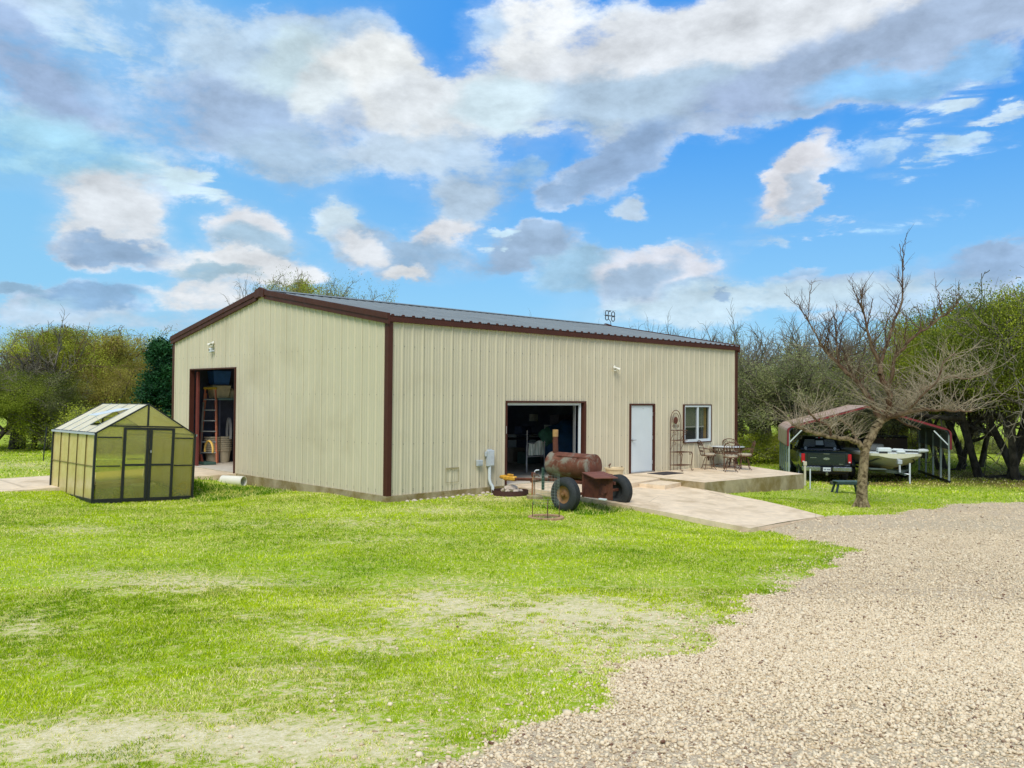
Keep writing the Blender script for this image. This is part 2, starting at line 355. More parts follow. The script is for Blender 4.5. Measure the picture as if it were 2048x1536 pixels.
_c = _t.mix(_t.rng(_kk, .0, .006, .45, 0.), _c, (.28, .21, .13, 1)); _c = _t.mix(_t.rng(_t.noise(1.3, 6, .7, _t.mapping(_g, (1, 3, 1))), .58, .72, 0., .5), _c, (.42, .31, .18, 1)); _t.l.new(_c, _b.inputs['Base Color'])
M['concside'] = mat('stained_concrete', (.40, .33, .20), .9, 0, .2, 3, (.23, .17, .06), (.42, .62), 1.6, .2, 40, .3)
M['white'] = mat('white_paint', (.62, .68, .69), .4, 0, .03, 2)
M['offwhite'] = mat('off_white_plastic', (.72, .70, .60), .5, 0, .06, 4)
M['grey'] = mat('grey_plastic', (.42, .46, .47), .5, 0, .05, 6)
M['steel'] = mat('steel', (.5, .5, .5), .35, .8, .1, 6)
M['black'] = mat('black_metal', (.012, .014, .014), .45, 0, .2, 6)
M['rubber'] = mat('tyre_rubber', (.022, .026, .026), .75, 0, .25, 14, bump=.1, bs=60)
M['rust'] = mat('rusty_steel', (.125, .043, .024), .78, 0, .3, 7, (.06, .022, .016), (.48, .66), 3, .15, 50, .3)
M['rust2'] = mat('weathered_tank_steel', (.155, .056, .032), .7, 0, .3, 6, (.22, .20, .15), (.50, .60), 1.7, .12, 50, .3)
M['iron'] = mat('wrought_iron', (.13, .065, .035), .6, .2, .3, 20)
M['darkroom'] = mat('shed_lining', (.12, .13, .18), .9, 0, .3, 2, spec=.1)  # dark bluish colour stands in for the unlit interior
M['glass'] = bpy.data.materials.new('dark_window_glass'); M['glass'].use_nodes = True
_p = bsdf(M['glass']); _p.inputs['Base Color'].default_value = (.01, .02, .022, 1); _p.inputs['Roughness'].default_value = .06; _p.inputs['Alpha'].default_value = .30
M['rock'] = mat('limestone', (.55, .47, .38), .9, 0, .2, 8, (.36, .28, .2), (.5, .7), 5, .3, 30, .3)
M['wood'] = mat('old_wood', (.30, .20, .10), .8, 0, .25, 14)

# ------------------------------------------------------------------ ground sheet
DRV = [(3.92, 0.), (3.95, -4.75), (3.83, -7.22), (7.05, -7.25), (7.75, -6.0), (8.15, -5.1), (8.80, -2.95), (8.85, 0.)]
APR = [(0.05, 7.55), (0.05, 10.95), (-7., 11.05), (-16, 11.4), (-16, 7.6), (-7., 7.45), (-1.2, 7.5)]
PAT = [(8.85, 0), (8.8, -2.9), (14.2, -3.12), (15.25, 0)]
def sdist(X, Y, poly):
    """signed distance to polygon, + inside"""
    P = np.array(poly, float); best = np.full(X.shape, 1e9); ins = np.zeros(X.shape, bool)
    for i in range(len(P)):
        a, b = P[i], P[(i+1) % len(P)]; ab = b-a
        tt = np.clip(((X-a[0])*ab[0]+(Y-a[1])*ab[1])/(ab@ab), 0, 1)
        best = np.minimum(best, np.hypot(X-a[0]-tt*ab[0], Y-a[1]-tt*ab[1]))
        c = ((a[1] > Y) != (b[1] > Y)) & (X < (b[0]-a[0])*(Y-a[1])/(b[1]-a[1]+1e-12)+a[0]); ins ^= c
    return np.where(ins, best, -best)
_gp = [(1500, 1057), (1560, 1067), (1620, 1080), (1688, 1092), (1697, 1100), (1665, 1118), (1640, 1135), (1590, 1160), (1545, 1190), (1470, 1215), (1440, 1235), (1400, 1262), (1425, 1285), (1370, 1308), (1290, 1330), (1255, 1360), (1240, 1390), (1190, 1425), (1110, 1450), (1040, 1480), (960, 1503), (830, 1520), (740, 1545)]
GRAV = [ground(x, y)[:2] for x, y in _gp]+[Vector((-11.5, -15)), Vector((-18, -20)), Vector((-30, -45)), Vector((60, -45)), Vector((60, -18)), Vector((24, -10.6))]
GRAV += [ground(x, y)[:2] for x, y in [(2048, 1003), (1920, 1008), (1850, 1018), (1780, 1030), (1700, 1031), (1650, 1033)]]+[Vector((7.0, -7.1)), Vector((3.85, -7.1))]
GRAV = [tuple(p) for p in GRAV]
def fbm(X, Y, sc, seed=0, octv=3):
    out = np.zeros(X.shape); amp = 1.; tot = 0.
    r_ = np.random.default_rng(seed)
    G = r_.random((octv, 64, 64))
    for o in range(octv):
        x = X*sc*2**o+17.3*o; y = Y*sc*2**o+9.1*o
        xi = np.floor(x).astype(int); yi = np.floor(y).astype(int); fx = x-xi; fy = y-yi
        fx = fx*fx*(3-2*fx); fy = fy*fy*(3-2*fy); g = G[o]
        v = (g[xi % 64, yi % 64]*(1-fx)*(1-fy)+g[(xi+1) % 64, yi % 64]*fx*(1-fy)+g[xi % 64, (yi+1) % 64]*(1-fx)*fy+g[(xi+1) % 64, (yi+1) % 64]*fx*fy)
        out += amp*v; tot += amp; amp *= .55
    return out/tot
# bare and dry patches worn into the lawn: centre sight line, reach to the side, reach in depth (as ground ellipses)
_DR = [(1010, 1232, 330, 52, .8), (1260, 1240, 240, 60, .75), (1330, 1330, 120, 30, .7), (700, 1390, 300, 26, .5), (860, 1195, 130, 22, .7), (700, 1290, 150, 26, .55), (600, 1345, 150, 20, .65), (330, 1462, 330, 36, .8), (130, 1500, 300, 50, .95), (620, 1470, 250, 44, .75), (700, 1510, 240, 40, .8), (60, 1250, 90, 34, .6), (330, 1180, 160, 14, .6), (420, 1165, 220, 16, .55), (230, 1150, 150, 12, .5), (900, 1160, 90, 10, .5),
       (120, 1060, 140, 10, .6), (700, 1045, 320, 10, .45), (760, 1080, 200, 14, .3), (1180, 1080, 140, 12, .35), (880, 1020, 110, 9, .55), (1000, 1330, 90, 16, .25), (1570, 1160, 70, 12, .6), (1180, 1310, 160, 30, .55), (985, 995, 80, 8, .8), (60, 930, 120, 10, .55), (1650, 975, 60, 6, .3), (950, 1440, 130, 16, .35), (60, 1330, 120, 14, .5), (500, 1240, 120, 12, .35)]
DRY = []
for (px, py, rx, ry, w) in _DR:
    c = ground(px, py); a = ground(px+rx, py)-c; b = ground(px, max(870, py-ry))-ground(px, py+ry); b = b/2
    DRY.append((c.x, c.y, a.x, a.y, b.x, b.y, w))
def dryness(X, Y):
    out = np.zeros(X.shape)
    for (cx, cy, ax, ay, bx, by, w) in DRY:
        det = ax*by-ay*bx; dx, dy = X-cx, Y-cy
        u = (dx*by-dy*bx)/det; v = (ax*dy-ay*dx)/det
        out = out+w*np.exp(-1.0*(u*u+v*v)**1.2)
    return np.clip(out, 0, 1.25)
LIT = []   # under the oaks: leaf litter
def litter(X, Y):
    o = np.zeros(X.shape)
    for (cx, cy, r, w) in [(27, -7, 4.5, .9), (31, -6, 6, 1.), (35, -10, 7, 1.), (24.6, -3.5, 2.4, .8), (24, -1.2, 3.6, .9), (27, 0, 4, .8), (40, -6, 6, .8), (45, 6, 12, .35)]:
        o = np.maximum(o, w*np.exp(-(((X-cx)**2+(Y-cy)**2)/r**2)**1.4))
    return o
def cover(X, Y):
    """land fields at points: gravel depth inside its edge, dryness, litter"""
    g = sdist(X, Y, GRAV)+(fbm(X, Y, 1.6, 3)-.5)*.75+(fbm(X, Y, 7., 4)-.5)*.22
    return g, dryness(X, Y), litter(X, Y)
def axis(fine0, fine1, st, lim0, lim1):
    a = list(np.arange(fine0, fine1+1e-6, st)); s_ = st; x = fine1
    while x < lim1: s_ *= 1.18; x += s_; a.append(x)
    s_ = st; x = fine0
    while x > lim0: s_ *= 1.18; x -= s_; a.insert(0, x)
    return np.array(a)
def HH(X, Y):
    z = hgt(X, Y)
    rr = np.hypot(X-10, Y); z = np.where(rr > 60, z*np.clip(1-(rr-60)/200, 0, 1)+(-1.3)*(1-np.clip(1-(rr-60)/200, 0, 1)), z)
    z = z+(fbm(X, Y, .5, 8)-.5)*.07+(fbm(X, Y, 2.2, 9)-.5)*.025
    for poly in (DRV, APR, PAT): z = np.where(sdist(X, Y, poly) > 0.06, z-.16, z)
    z = np.where((X > .15) & (X < 15.1) & (Y > .15) & (Y < 12.0), np.minimum(z, -.35), z)
    return z
gx = axis(-15, 20, .14, -420, 480); gy = axis(-17, 12, .14, -420, 480)
GX, GY = np.meshgrid(gx, gy, indexing='ij'); GZ = HH(GX, GY)
n0, n1 = GX.shape; idx = np.arange(n0*n1).reshape(n0, n1)
Fq = np.stack([idx[:-1, :-1], idx[1:, :-1], idx[1:, 1:], idx[:-1, 1:]], -1).reshape(-1, 4)
cg, cdry, cl = cover(GX, GY)
gm = bpy.data.materials.new('turf_and_gravel'); gm.use_nodes = True; t = NT(gm.node_tree); t.n.clear()
out = t.new('ShaderNodeOutputMaterial'); p = t.new('ShaderNodeBsdfPrincipled'); t.l.new(p.outputs[0], out.inputs[0]); t.set(p, 'Roughness', .95); t.set(p, 'Specular IOR Level', .1)
co = t.coords('Object')
g = t.attr('gravel'); dr = t.attr('dry'); li = t.attr('litter')
n1_ = t.noise(2.2, 6, .7, co); n2_ = t.noise(14, 5, .7, co); n3_ = t.noise(60, 3, .7, co); n4_ = t.noise(.45, 4, .6, co)
green = t.mix(t.rng(n2_, .35, .65), (.20, .30, .006, 1), (.42, .54, .02, 1))
green = t.mix(t.rng(n4_, .4, .62), green, (.26, .39, .01, 1))
straw = t.mix(t.rng(n3_, .35, .65), (.66, .55, .32, 1), (.48, .45, .17, 1))
dirt = t.mix(t.rng(n3_, .38, .62), (.80, .70, .47, 1), (.56, .50, .24, 1))
thr = t.math('ADD', t.math('MULTIPLY', dr, .42), t.math('ADD', t.math('MULTIPLY', t.math('SUBTRACT', n2_, .5), 2.0), t.math('MULTIPLY', t.math('SUBTRACT', n3_, .5), 1.6)))
turf = t.mix(t.rng(thr, .05, .30), green, straw); turf = t.mix(t.rng(thr, .34, .46), turf, dirt)
turf = t.mix(t.math('MULTIPLY', t.rng(t.math('ADD', li, t.math('MULTIPLY', t.math('SUBTRACT', n2_, .5), 1.2)), .3, .8), .85), turf, t.mix(t.rng(n3_, .4, .6), (.10, .06, .02, 1), (.24, .16, .06, 1)))
vor = t.new('ShaderNodeTexVoronoi', {'Vector': co, 'Scale': 58., 'Randomness': 1.}); vor2 = t.new('ShaderNodeTexVoronoi', {'Vector': co, 'Scale': 58.}, feature='DISTANCE_TO_EDGE')
sp = t.new('ShaderNodeSeparateColor', {0: vor.outputs['Color']})
st = t.mix(sp.outputs[0], (.52, .42, .26, 1), (.78, .66, .45, 1)); st = t.mix(t.rng(sp.outputs[1], .90, .96), st, (.22, .10, .06, 1))
st = t.mix(t.rng(vor2.outputs['Distance'], .0, .10, 1, 0), st, (.46, .36, .24, 1))
st = t.mix(t.math('MULTIPLY', t.rng(n4_, .42, .62), .35), st, (.62, .48, .34, 1))
c = t.mix(t.rng(g, -.02, .06), turf, st); t.l.new(c, p.inputs['Base Color'])
hgt_ = t.math('ADD', t.math('MULTIPLY', t.rng(g, 0, .1), vor2.outputs['Distance']), t.math('MULTIPLY', n3_, .25))
b = t.new('ShaderNodeBump', {'Strength': .7, 'Distance': .03, 'Height': hgt_}); t.l.new(b.outputs[0], p.inputs['Normal'])
gr = fast_mesh('ground', np.stack([GX, GY, GZ], -1).reshape(-1, 3), Fq, gm, 4, {'gravel': cg.ravel(), 'dry': cdry.ravel(), 'litter': cl.ravel()})
gr.data.polygons.foreach_set('use_smooth', [True]*len(gr.data.polygons)); tag(gr, kind='structure')

def visible(X, Y, Z, m=60):
    px, py, z = projn(np.stack([X, Y, Z], -1)); return (z > 1.5) & (px > -m) & (px < 2048+m) & (py < 1536+m)
def onslab(X, Y):
    k = (X > -.02) & (X < 15.3) & (Y > -.02) & (Y < 12.3)
    for poly in (DRV, APR, PAT): k |= sdist(X, Y, poly) > -.03
    return k
def pixhash(X, Y, s): return fbm(X, Y, s, 21, 2)
# ------------------------------------------------------------------ grass blades
def blades(name, n, d0, d1, w0, h0, seed, label, dens_pow=1.):
    r_ = np.random.default_rng(seed)
    dep = d0+(d1-d0)*r_.random(n)**dens_pow; px = r_.uniform(-80, 2130, n)
    d = FW[None]+RT[None]*((px-1024)/F)[:, None]
    X = CAM[0]+d[:, 0]*dep; Y = CAM[1]+d[:, 1]*dep
    g, dr, li = cover(X, Y); k = (g < .03+.12*(r_.random(n)-.5)) & ~onslab(X, Y)
    for (sx_, sy_, sr) in CLEAR: k &= np.hypot(X-sx_, Y-sy_) > sr
    X, Y, g, dr, li, dep = (a[k] for a in (X, Y, g, dr, li, dep)); n = len(X)
    patch = dr*.50+(fbm(X, Y, 2.6, 31)-.5)*1.1+(fbm(X, Y, 8, 32)-.5)*1.5+(fbm(X, Y, 24, 35)-.5)*.9
    keep = r_.random(n) < np.clip(1.10-patch*1.35-li*.8, .05, 1)
    X, Y, g, dr, li, dep, patch = (a[keep] for a in (X, Y, g, dr, li, dep, patch)); n = len(X)
    Z = HH(X, Y)-.004; yaw = r_.uniform(0, 6.283, n); wd = w0*(dep/d0)**.8*r_.uniform(.6, 1.3, n)
    lush = np.clip(1.1-patch, .45, 1.2); hh = h0*r_.uniform(.5, 1.25, n)*lush*(1+.25*(dep/d0-1)*.4)
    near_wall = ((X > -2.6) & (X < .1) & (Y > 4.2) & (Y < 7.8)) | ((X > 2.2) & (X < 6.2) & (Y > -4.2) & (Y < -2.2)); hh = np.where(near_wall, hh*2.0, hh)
    lean = r_.uniform(.2, 1.1, n)*hh; la = r_.uniform(0, 6.283, n)
    c_, s_ = np.cos(yaw)*wd/2, np.sin(yaw)*wd/2
    V = np.empty((n, 3, 3), np.float32)
    V[:, 0] = np.stack([X-c_, Y-s_, Z], -1); V[:, 1] = np.stack([X+c_, Y+s_, Z], -1)
    V[:, 2] = np.stack([X+np.cos(la)*lean, Y+np.sin(la)*lean, Z+hh], -1)
    strawy = np.clip((patch-.12)*1.6, 0, 1)+li*.5; tn = np.where(r_.random(n) < strawy*.8+.12+.55*np.clip((fbm(X, Y, .8, 36)-.47)*3, 0, .6), 1., 0.)
    sh = np.clip(.45+(fbm(X, Y, .55, 33)-.5)*1.3+(fbm(X, Y, 2.5, 34)-.5)*.9+r_.normal(0, .20, n), 0, 1)
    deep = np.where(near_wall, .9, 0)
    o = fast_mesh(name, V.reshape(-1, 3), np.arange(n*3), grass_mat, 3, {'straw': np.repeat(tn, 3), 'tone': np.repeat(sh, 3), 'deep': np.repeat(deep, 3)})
    return tag(o, label, 'grass', kind='stuff')
grass_mat = bpy.data.materials.new('grass_blade'); grass_mat.use_nodes = True; t = NT(grass_mat.node_tree); p = bsdf(grass_mat)
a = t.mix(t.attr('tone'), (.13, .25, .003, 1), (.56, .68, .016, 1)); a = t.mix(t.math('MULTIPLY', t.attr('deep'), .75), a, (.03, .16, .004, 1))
s2 = t.mix(t.attr('tone'), (.58, .55, .12, 1), (.86, .78, .38, 1)); t.l.new(t.mix(t.attr('straw'), a, s2), p.inputs['Base Color']); t.set(p, 'Roughness', .9); t.set(p, 'Specular IOR Level', .05)
CLEAR = [(2.0, -3.0, .02)]
blades('lawn_grass', 420000, 3.4, 9.5, .0045, .021, 41, 'short green and straw coloured lawn grass in front of the metal building', .9)
blades('field_grass', 430000, 9.5, 24, .0095, .030, 42, 'mown lawn grass around the building and patio', .8)
blades('pasture_grass', 120000, 24, 52, .03, .05, 43, 'far pasture grass between the shed and the trees', .8)
# ------------------------------------------------------------------ crushed stone
grm = bpy.data.materials.new('crushed_limestone'); grm.use_nodes = True; t = NT(grm.node_tree); p = bsdf(grm); tn = t.attr('tone')
c = t.mix(tn, (.60, .47, .29, 1), (.84, .71, .49, 1)); c = t.mix(t.rng(tn, .0, .05, 1., 0.), c, (.13, .05, .03, 1)); c = t.mix(t.rng(tn, .96, 1., 0., 1.), c, (.55, .42, .27, 1))
c = t.mix(t.rng(t.noise(70, 3, .6, t.coords('Object')), .4, .7, 0, .25), c, (.42, .32, .22, 1)); t.l.new(c, p.inputs['Base Color']); t.set(p, 'Roughness', .85); t.set(p, 'Specular IOR Level', .3)
ph = (1+5**.5)/2
ICO = np.array([(-1, ph, 0), (1, ph, 0), (-1, -ph, 0), (1, -ph, 0), (0, -1, ph), (0, 1, ph), (0, -1, -ph), (0, 1, -ph), (ph, 0, -1), (ph, 0, 1), (-ph, 0, -1), (-ph, 0, 1)])/math.hypot(1, ph)
ICF = np.array([(0, 11, 5), (0, 5, 1), (0, 1, 7), (0, 7, 10), (0, 10, 11), (1, 5, 9), (5, 11, 4), (11, 10, 2), (10, 7, 6), (7, 1, 8), (3, 9, 4), (3, 4, 2), (3, 2, 6), (3, 6, 8), (3, 8, 9), (4, 9, 5), (2, 4, 11), (6, 2, 10), (8, 6, 7), (9, 8, 1)])
OCT = np.array([(1, 0, 0), (-1, 0, 0), (0, 1, 0), (0, -1, 0), (0, 0, 1), (0, 0, -1)], float)
OCF = np.array([(0, 2, 4), (2, 1, 4), (1, 3, 4), (3, 0, 4), (2, 0, 5), (1, 2, 5), (3, 1, 5), (0, 3, 5)])
def stones(name, n, d0, d1, r0, seed, label, base, faces, f0=0., f1=1.5):
    r_ = np.random.default_rng(seed); dep = (d0-f0)+(d1+f1-d0+f0)*np.sqrt(r_.random(n)); px = r_.uniform(300, 2130, n)
    d = FW[None]+RT[None]*((px-1024)/F)[:, None]; X = CAM[0]+d[:, 0]*dep; Y = CAM[1]+d[:, 1]*dep
    g, dr, li = cover(X, Y)
    pr = np.where(g > 0, 1, np.exp(g/.22)*.22+np.where(g > -2.2, dr*.012, 0)); pr = pr*(np.clip((dep-d0+f0)/(2*f0), 0, 1) if f0 else 1)*np.clip((d1+f1-dep)/(2*f1), 0, 1); k = (r_.random(n) < pr) & ~onslab(X, Y)
    X, Y, dep, g = X[k], Y[k], dep[k], g[k]; n = len(X); q = r_.normal(size=(n, 4)); q /= np.linalg.norm(q, axis=1)[:, None]
    w, x, y, z = q.T
    Rm = np.stack([1-2*(y*y+z*z), 2*(x*y-w*z), 2*(x*z+w*y), 2*(x*y+w*z), 1-2*(x*x+z*z), 2*(y*z-w*x), 2*(x*z-w*y), 2*(y*z+w*x), 1-2*(x*x+y*y)], -1).reshape(n, 3, 3)
    sz = r0*(dep/5.)**.2*r_.lognormal(0, .28, n); sc = np.stack([r_.uniform(.8, 1.35, n), r_.uniform(.65, 1.1, n), r_.uniform(.45, .8, n)], -1)*sz[:, None]
    B = base[None]*(1+r_.uniform(-.22, .22, (n, len(base), 1))); V = np.einsum('nij,nkj->nki', Rm, B*sc[:, None])
    V[..., 2] *= .8; V[..., 0] += X[:, None]; V[..., 1] += Y[:, None]; V[..., 2] += (HH(X, Y)+sz*.15+r_.uniform(-.2, .45, n)*sz)[:, None]
    Fc = (faces[None]+(np.arange(n)*len(base))[:, None, None]).reshape(-1)
    o = fast_mesh(name, V.reshape(-1, 3), Fc, grm, 3, {'tone': np.repeat(r_.random(n), len(base))}); return tag(o, label, 'gravel', kind='stuff')
stones('drive_gravel', 185000, 3.3, 8., .0105, 51, 'loose pale limestone gravel nearest the camera on the driveway', ICO, ICF)
stones('road_gravel', 230000, 8., 15, .0112, 52, 'pale limestone gravel along the curve of the driveway', OCT, OCF, 1.5, 2.5)
stones('bend_gravel', 45000, 15, 26, .0120, 53, 'pale gravel where the driveway meets the concrete apron', ICO, ICF, 2.5, 3)

# ------------------------------------------------------------------ concrete flatwork
def dz(x, y):
    a = np.interp(-y, [0, 1.5, 2.9, 4.75, 7.25], [-.025, -.06, -.12, -.20, -.31]); b = np.interp(-y, [0, 1.3, 2.9, 4.75, 7.25], [-.15, -.17, -.23, -.28, -.35])
    k = min(1, max(0, (x-5.2)/1.7)); return float(a*(1-k)+b*k)
mb = MB(); ys = [0.]+list(np.linspace(-.6, -7.23, 16))
# driveway built as cross strips so that it follows the fall of the land
def dxr(y): return float(np.interp(-y, [0, 2.95, 5.1, 6.0, 7.25], [8.85, 8.80, 8.15, 7.75, 7.05]))
for i in range(len(ys)-1):
    for k in range(6):
        def P(y, u, low=0): x = (3.95 if y > -5 else 3.95+(y+5)*.05)*(1-u)+dxr(y)*u; return (x, y, dz(x, y)-low)
        a, b_ = ys[i], ys[i+1]; u0, u1 = k/6, (k+1)/6
        mb.add([P(a, u0), P(b_, u0), P(b_, u1), P(a, u1)], [(0, 1, 2, 3)])
    mb.add([P(a, 0), P(b_, 0), P(b_, 0, .3), P(a, 0, .3)], [(0, 3, 2, 1)]); mb.add([P(a, 1), P(b_, 1), P(b_, 1, .3), P(a, 1, .3)], [(0, 1, 2, 3)])
e_ = ys[-1]; mb.add([P(e_, 0), P(e_, 1), P(e_, 1, .3), P(e_, 0, .3)], [(0, 3, 2, 1)])
tag(mb.build('driveway_path', M['conc']), kind='structure')
mb = MB()
def az_(x, y): return -.03 if x > -1 else max(-.13, -.03+(x+1)*.02)
for (xa, xb) in ((.0, -1.2), (-1.2, -4), (-4, -7), (-7, -12), (-12, -17)):
    y0a = 7.5; pts = [(xa, 7.5), (xb, 7.47), (xb, 10.98), (xa, 10.95)]
    mb.add([(x, y, az_(x, y)) for x, y in pts]+[(x, y, az_(x, y)-.3) for x, y in pts], [(3, 2, 1, 0), (4, 5, 6, 7), (0, 1, 5, 4), (2, 3, 7, 6)])
tag(mb.build('apron_path', M['conc']), kind='structure')
# raised patio, landing and one step
pt = thing('concrete_patio', 'raised concrete patio with stained sides at the far end of the long wall', 'patio', (8.85, -.02, 0))
mb = MB(Matrix.Translation((-8.85, .02, 0)))
def pz(x, y): return -.01-.02*(-y/3)-.05*max(0, (x-8.85)/6)*(-y/3)
top = [(8.85, -.02), (8.80, -2.9), (14.2, -3.12), (15.25, -.02)]
N_ = 8
for i in range(N_):
    for j in range(4):
        def Q(u, v):
            a = Vector(top[0]).lerp(Vector(top[3]), u); b_ = Vector(top[1]).lerp(Vector(top[2]), u); q = a.lerp(b_, v); return (q.x, q.y, pz(q.x, q.y))
        mb.add([Q(i/N_, j/4), Q(i/N_, (j+1)/4), Q((i+1)/N_, (j+1)/4), Q((i+1)/N_, j/4)], [(0, 1, 2, 3)])
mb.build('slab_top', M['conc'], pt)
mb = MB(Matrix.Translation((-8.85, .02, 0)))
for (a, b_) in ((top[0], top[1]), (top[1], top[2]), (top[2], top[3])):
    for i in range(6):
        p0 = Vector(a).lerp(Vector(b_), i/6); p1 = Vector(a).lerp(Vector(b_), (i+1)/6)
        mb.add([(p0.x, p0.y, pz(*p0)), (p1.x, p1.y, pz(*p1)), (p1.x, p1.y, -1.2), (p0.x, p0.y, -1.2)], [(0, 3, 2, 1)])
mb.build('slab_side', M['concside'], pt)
mb = MB(); P4 = [(7.0, -.02, -.015), (7.0, -1.62, -.05), (8.83, -1.36, -.03), (8.83, -.02, -.012)]
mb.hexa([(p[0], p[1], -.5) for p in P4], P4)
tag(mb.build('door_landing', M['conc']), 'low concrete landing in front of the white door', 'landing')
mb = MB(); P4 = [(7.55, -1.57, -.085), (7.75, -2.30, -.09), (8.79, -2.12, -.09), (8.80, -1.40, -.085)]
mb.hexa([(p[0], p[1], -.5) for p in P4], P4)
tag(mb.build('concrete_step', M['conc']), 'small concrete step in the corner between landing and patio', 'step')
# ------------------------------------------------------------------ the metal building
WG, LG, EV, PK = 12.192, 15.24, 4.10, 5.16
def rz_(y): return EV+(PK-EV)*(1-abs(y-WG/2)/(WG/2))
bld = thing('metal_building', 'long cream ribbed metal workshop with brown trim and grey metal roof', 'metal building', (0, 0, 0))
def ribprofile(length, phase=0.10):
    """(s, depth) points of the panel profile along a wall"""
    pts = [(0, 0)]; k = 0
    while True:
        c = phase+.3048*k; k += 1
        if c > length-.03: break
        for (d_, h_) in ((-.044, 0), (-.016, .024), (.016, .024), (.044, 0)):
            if 0 < c+d_ < length: pts.append((c+d_, h_))
        for q in (.113, .192):
            for (d_, h_) in ((-.020, 0), (-.010, .006), (.010, .006), (.020, 0)):
                if c+q+d_ < length: pts.append((c+q+d_, h_))
    pts.append((length, 0)); return sorted(pts)
def wall(length, place, topf, holes, z0=-.02, proud=.0):
    """place(s, depth, z) -> xyz; holes [(s0, s1, z0, z1)]"""
    mb = MB(); pr = ribprofile(length); xs = [p_[0] for p_ in pr]; hs = [p_[1] for p_ in pr]
    cuts = sorted(set(xs+[h for q in holes for h in q[:2]]))
    for a, b in zip(cuts[:-1], cuts[1:]):
        if b-a < 1e-5: continue
        ha, hb = np.interp(a, xs, hs)+proud, np.interp(b, xs, hs)+proud; m_ = (a+b)/2; iv = [(z0, None)]
        for (s0, s1, q0, q1) in holes:
            if s0 <= m_ <= s1:
                iv = []
                if q0 > z0+.01: iv.append((z0, q0))
                iv.append((q1, None))
        for (l, u) in iv:
            ua, ub = (u, u) if u is not None else (topf(a), topf(b))
            mb.add([place(a, ha, l), place(b, hb, l), place(b, hb, ub), place(a, ha, ua)], [(0, 1, 2, 3)])
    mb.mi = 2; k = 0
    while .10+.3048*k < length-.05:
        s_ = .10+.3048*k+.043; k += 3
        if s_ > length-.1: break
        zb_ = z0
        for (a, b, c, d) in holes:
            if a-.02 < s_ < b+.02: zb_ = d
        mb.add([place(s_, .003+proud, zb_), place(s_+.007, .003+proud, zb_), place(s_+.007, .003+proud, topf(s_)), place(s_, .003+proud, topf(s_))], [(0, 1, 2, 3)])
    # fasteners beside the ribs
    mb.mi = 1
    for zr in (.06, .10, 1.18, 2.35, 3.5):
        k = 0
        while True:
            s_ = .155+.3048*k; k += 1
            if s_ > length-.1: break
            if any(a-.02 < s_ < b+.02 and c-.02 < zr < d+.02 for (a, b, c, d) in holes) or zr > topf(s_)-.15: continue
            e = .011; mb.add([place(s_-e, .004+proud, zr-e), place(s_+e, .004+proud, zr-e), place(s_+e, .004+proud, zr+e), place(s_-e, .004+proud, zr+e)], [(0, 1, 2, 3)])
    return mb
M['screw'] = mat('fastener', (.30, .28, .22), .5, .3, .1)
OH = (3.84, 6.92, 0, 2.17)          # overhead door in the long wall
MD = (9.085, 10.36, 0, 2.15)        # white door
WN = (11.97, 13.57, .86, 2.11)      # window
GD = (7.69, 10.80, 0, 3.10)         # opening in the gable
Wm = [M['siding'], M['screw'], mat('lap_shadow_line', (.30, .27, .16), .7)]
w = wall(LG, lambda s_, h, z: (s_, -h, z), lambda s_: EV, [OH, MD, WN]).build('wall', Wm, bld); w['label'] = 'long cream ribbed wall with door and window'
w = wall(WG, lambda s_, h, z: (-h, WG-s_, z), lambda s_: rz_(WG-s_), [(WG-GD[1], WG-GD[0], 0, 3.10)]).build('wall', Wm, bld); w['label'] = 'cream ribbed gable wall with tall opening'
wall(LG, lambda s_, h, z: (LG-s_, WG+h, z), lambda s_: EV, []).build('wall', Wm, bld)
wall(WG, lambda s_, h, z: (LG+h, s_, z), lambda s_: rz_(s_), []).build('wall', Wm, bld)
# foundation: ledge just outside the cladding
mb = MB()
o_ = .045
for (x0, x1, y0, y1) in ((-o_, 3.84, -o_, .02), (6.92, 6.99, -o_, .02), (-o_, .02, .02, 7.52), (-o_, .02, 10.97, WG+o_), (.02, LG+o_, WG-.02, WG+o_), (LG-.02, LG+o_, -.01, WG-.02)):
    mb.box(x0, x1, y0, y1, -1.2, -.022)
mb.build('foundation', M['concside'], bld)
mb = MB(); mb.box(.02, LG-.02, .02, WG-.02, -.3, 0); mb.build('floor_slab', mat('shop_floor', (.58, .52, .42), .85, 0, .15, 2), bld)
# lining: insulated inner faces, interior gloom put into their dark colour, and a back partition
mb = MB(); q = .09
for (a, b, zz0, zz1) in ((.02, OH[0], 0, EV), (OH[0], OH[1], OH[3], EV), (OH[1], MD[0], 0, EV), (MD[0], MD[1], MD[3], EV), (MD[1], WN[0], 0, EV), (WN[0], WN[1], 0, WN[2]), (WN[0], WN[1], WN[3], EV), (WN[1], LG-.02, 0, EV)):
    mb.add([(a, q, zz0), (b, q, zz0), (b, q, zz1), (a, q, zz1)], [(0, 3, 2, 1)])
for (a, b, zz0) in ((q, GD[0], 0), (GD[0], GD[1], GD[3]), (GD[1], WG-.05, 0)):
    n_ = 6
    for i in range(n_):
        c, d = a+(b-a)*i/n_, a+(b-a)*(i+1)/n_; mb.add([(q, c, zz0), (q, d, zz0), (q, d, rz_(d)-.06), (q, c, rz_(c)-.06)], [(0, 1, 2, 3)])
mb.box(.1, LG-.1, WG-.12, WG-.08, 0.003, EV-.1); mb.box(LG-.12, LG-.08, .1, WG-.15, 0.003, EV-.1); mb.box(13.2, 13.3, .1, 11.9, .003, EV-.1)
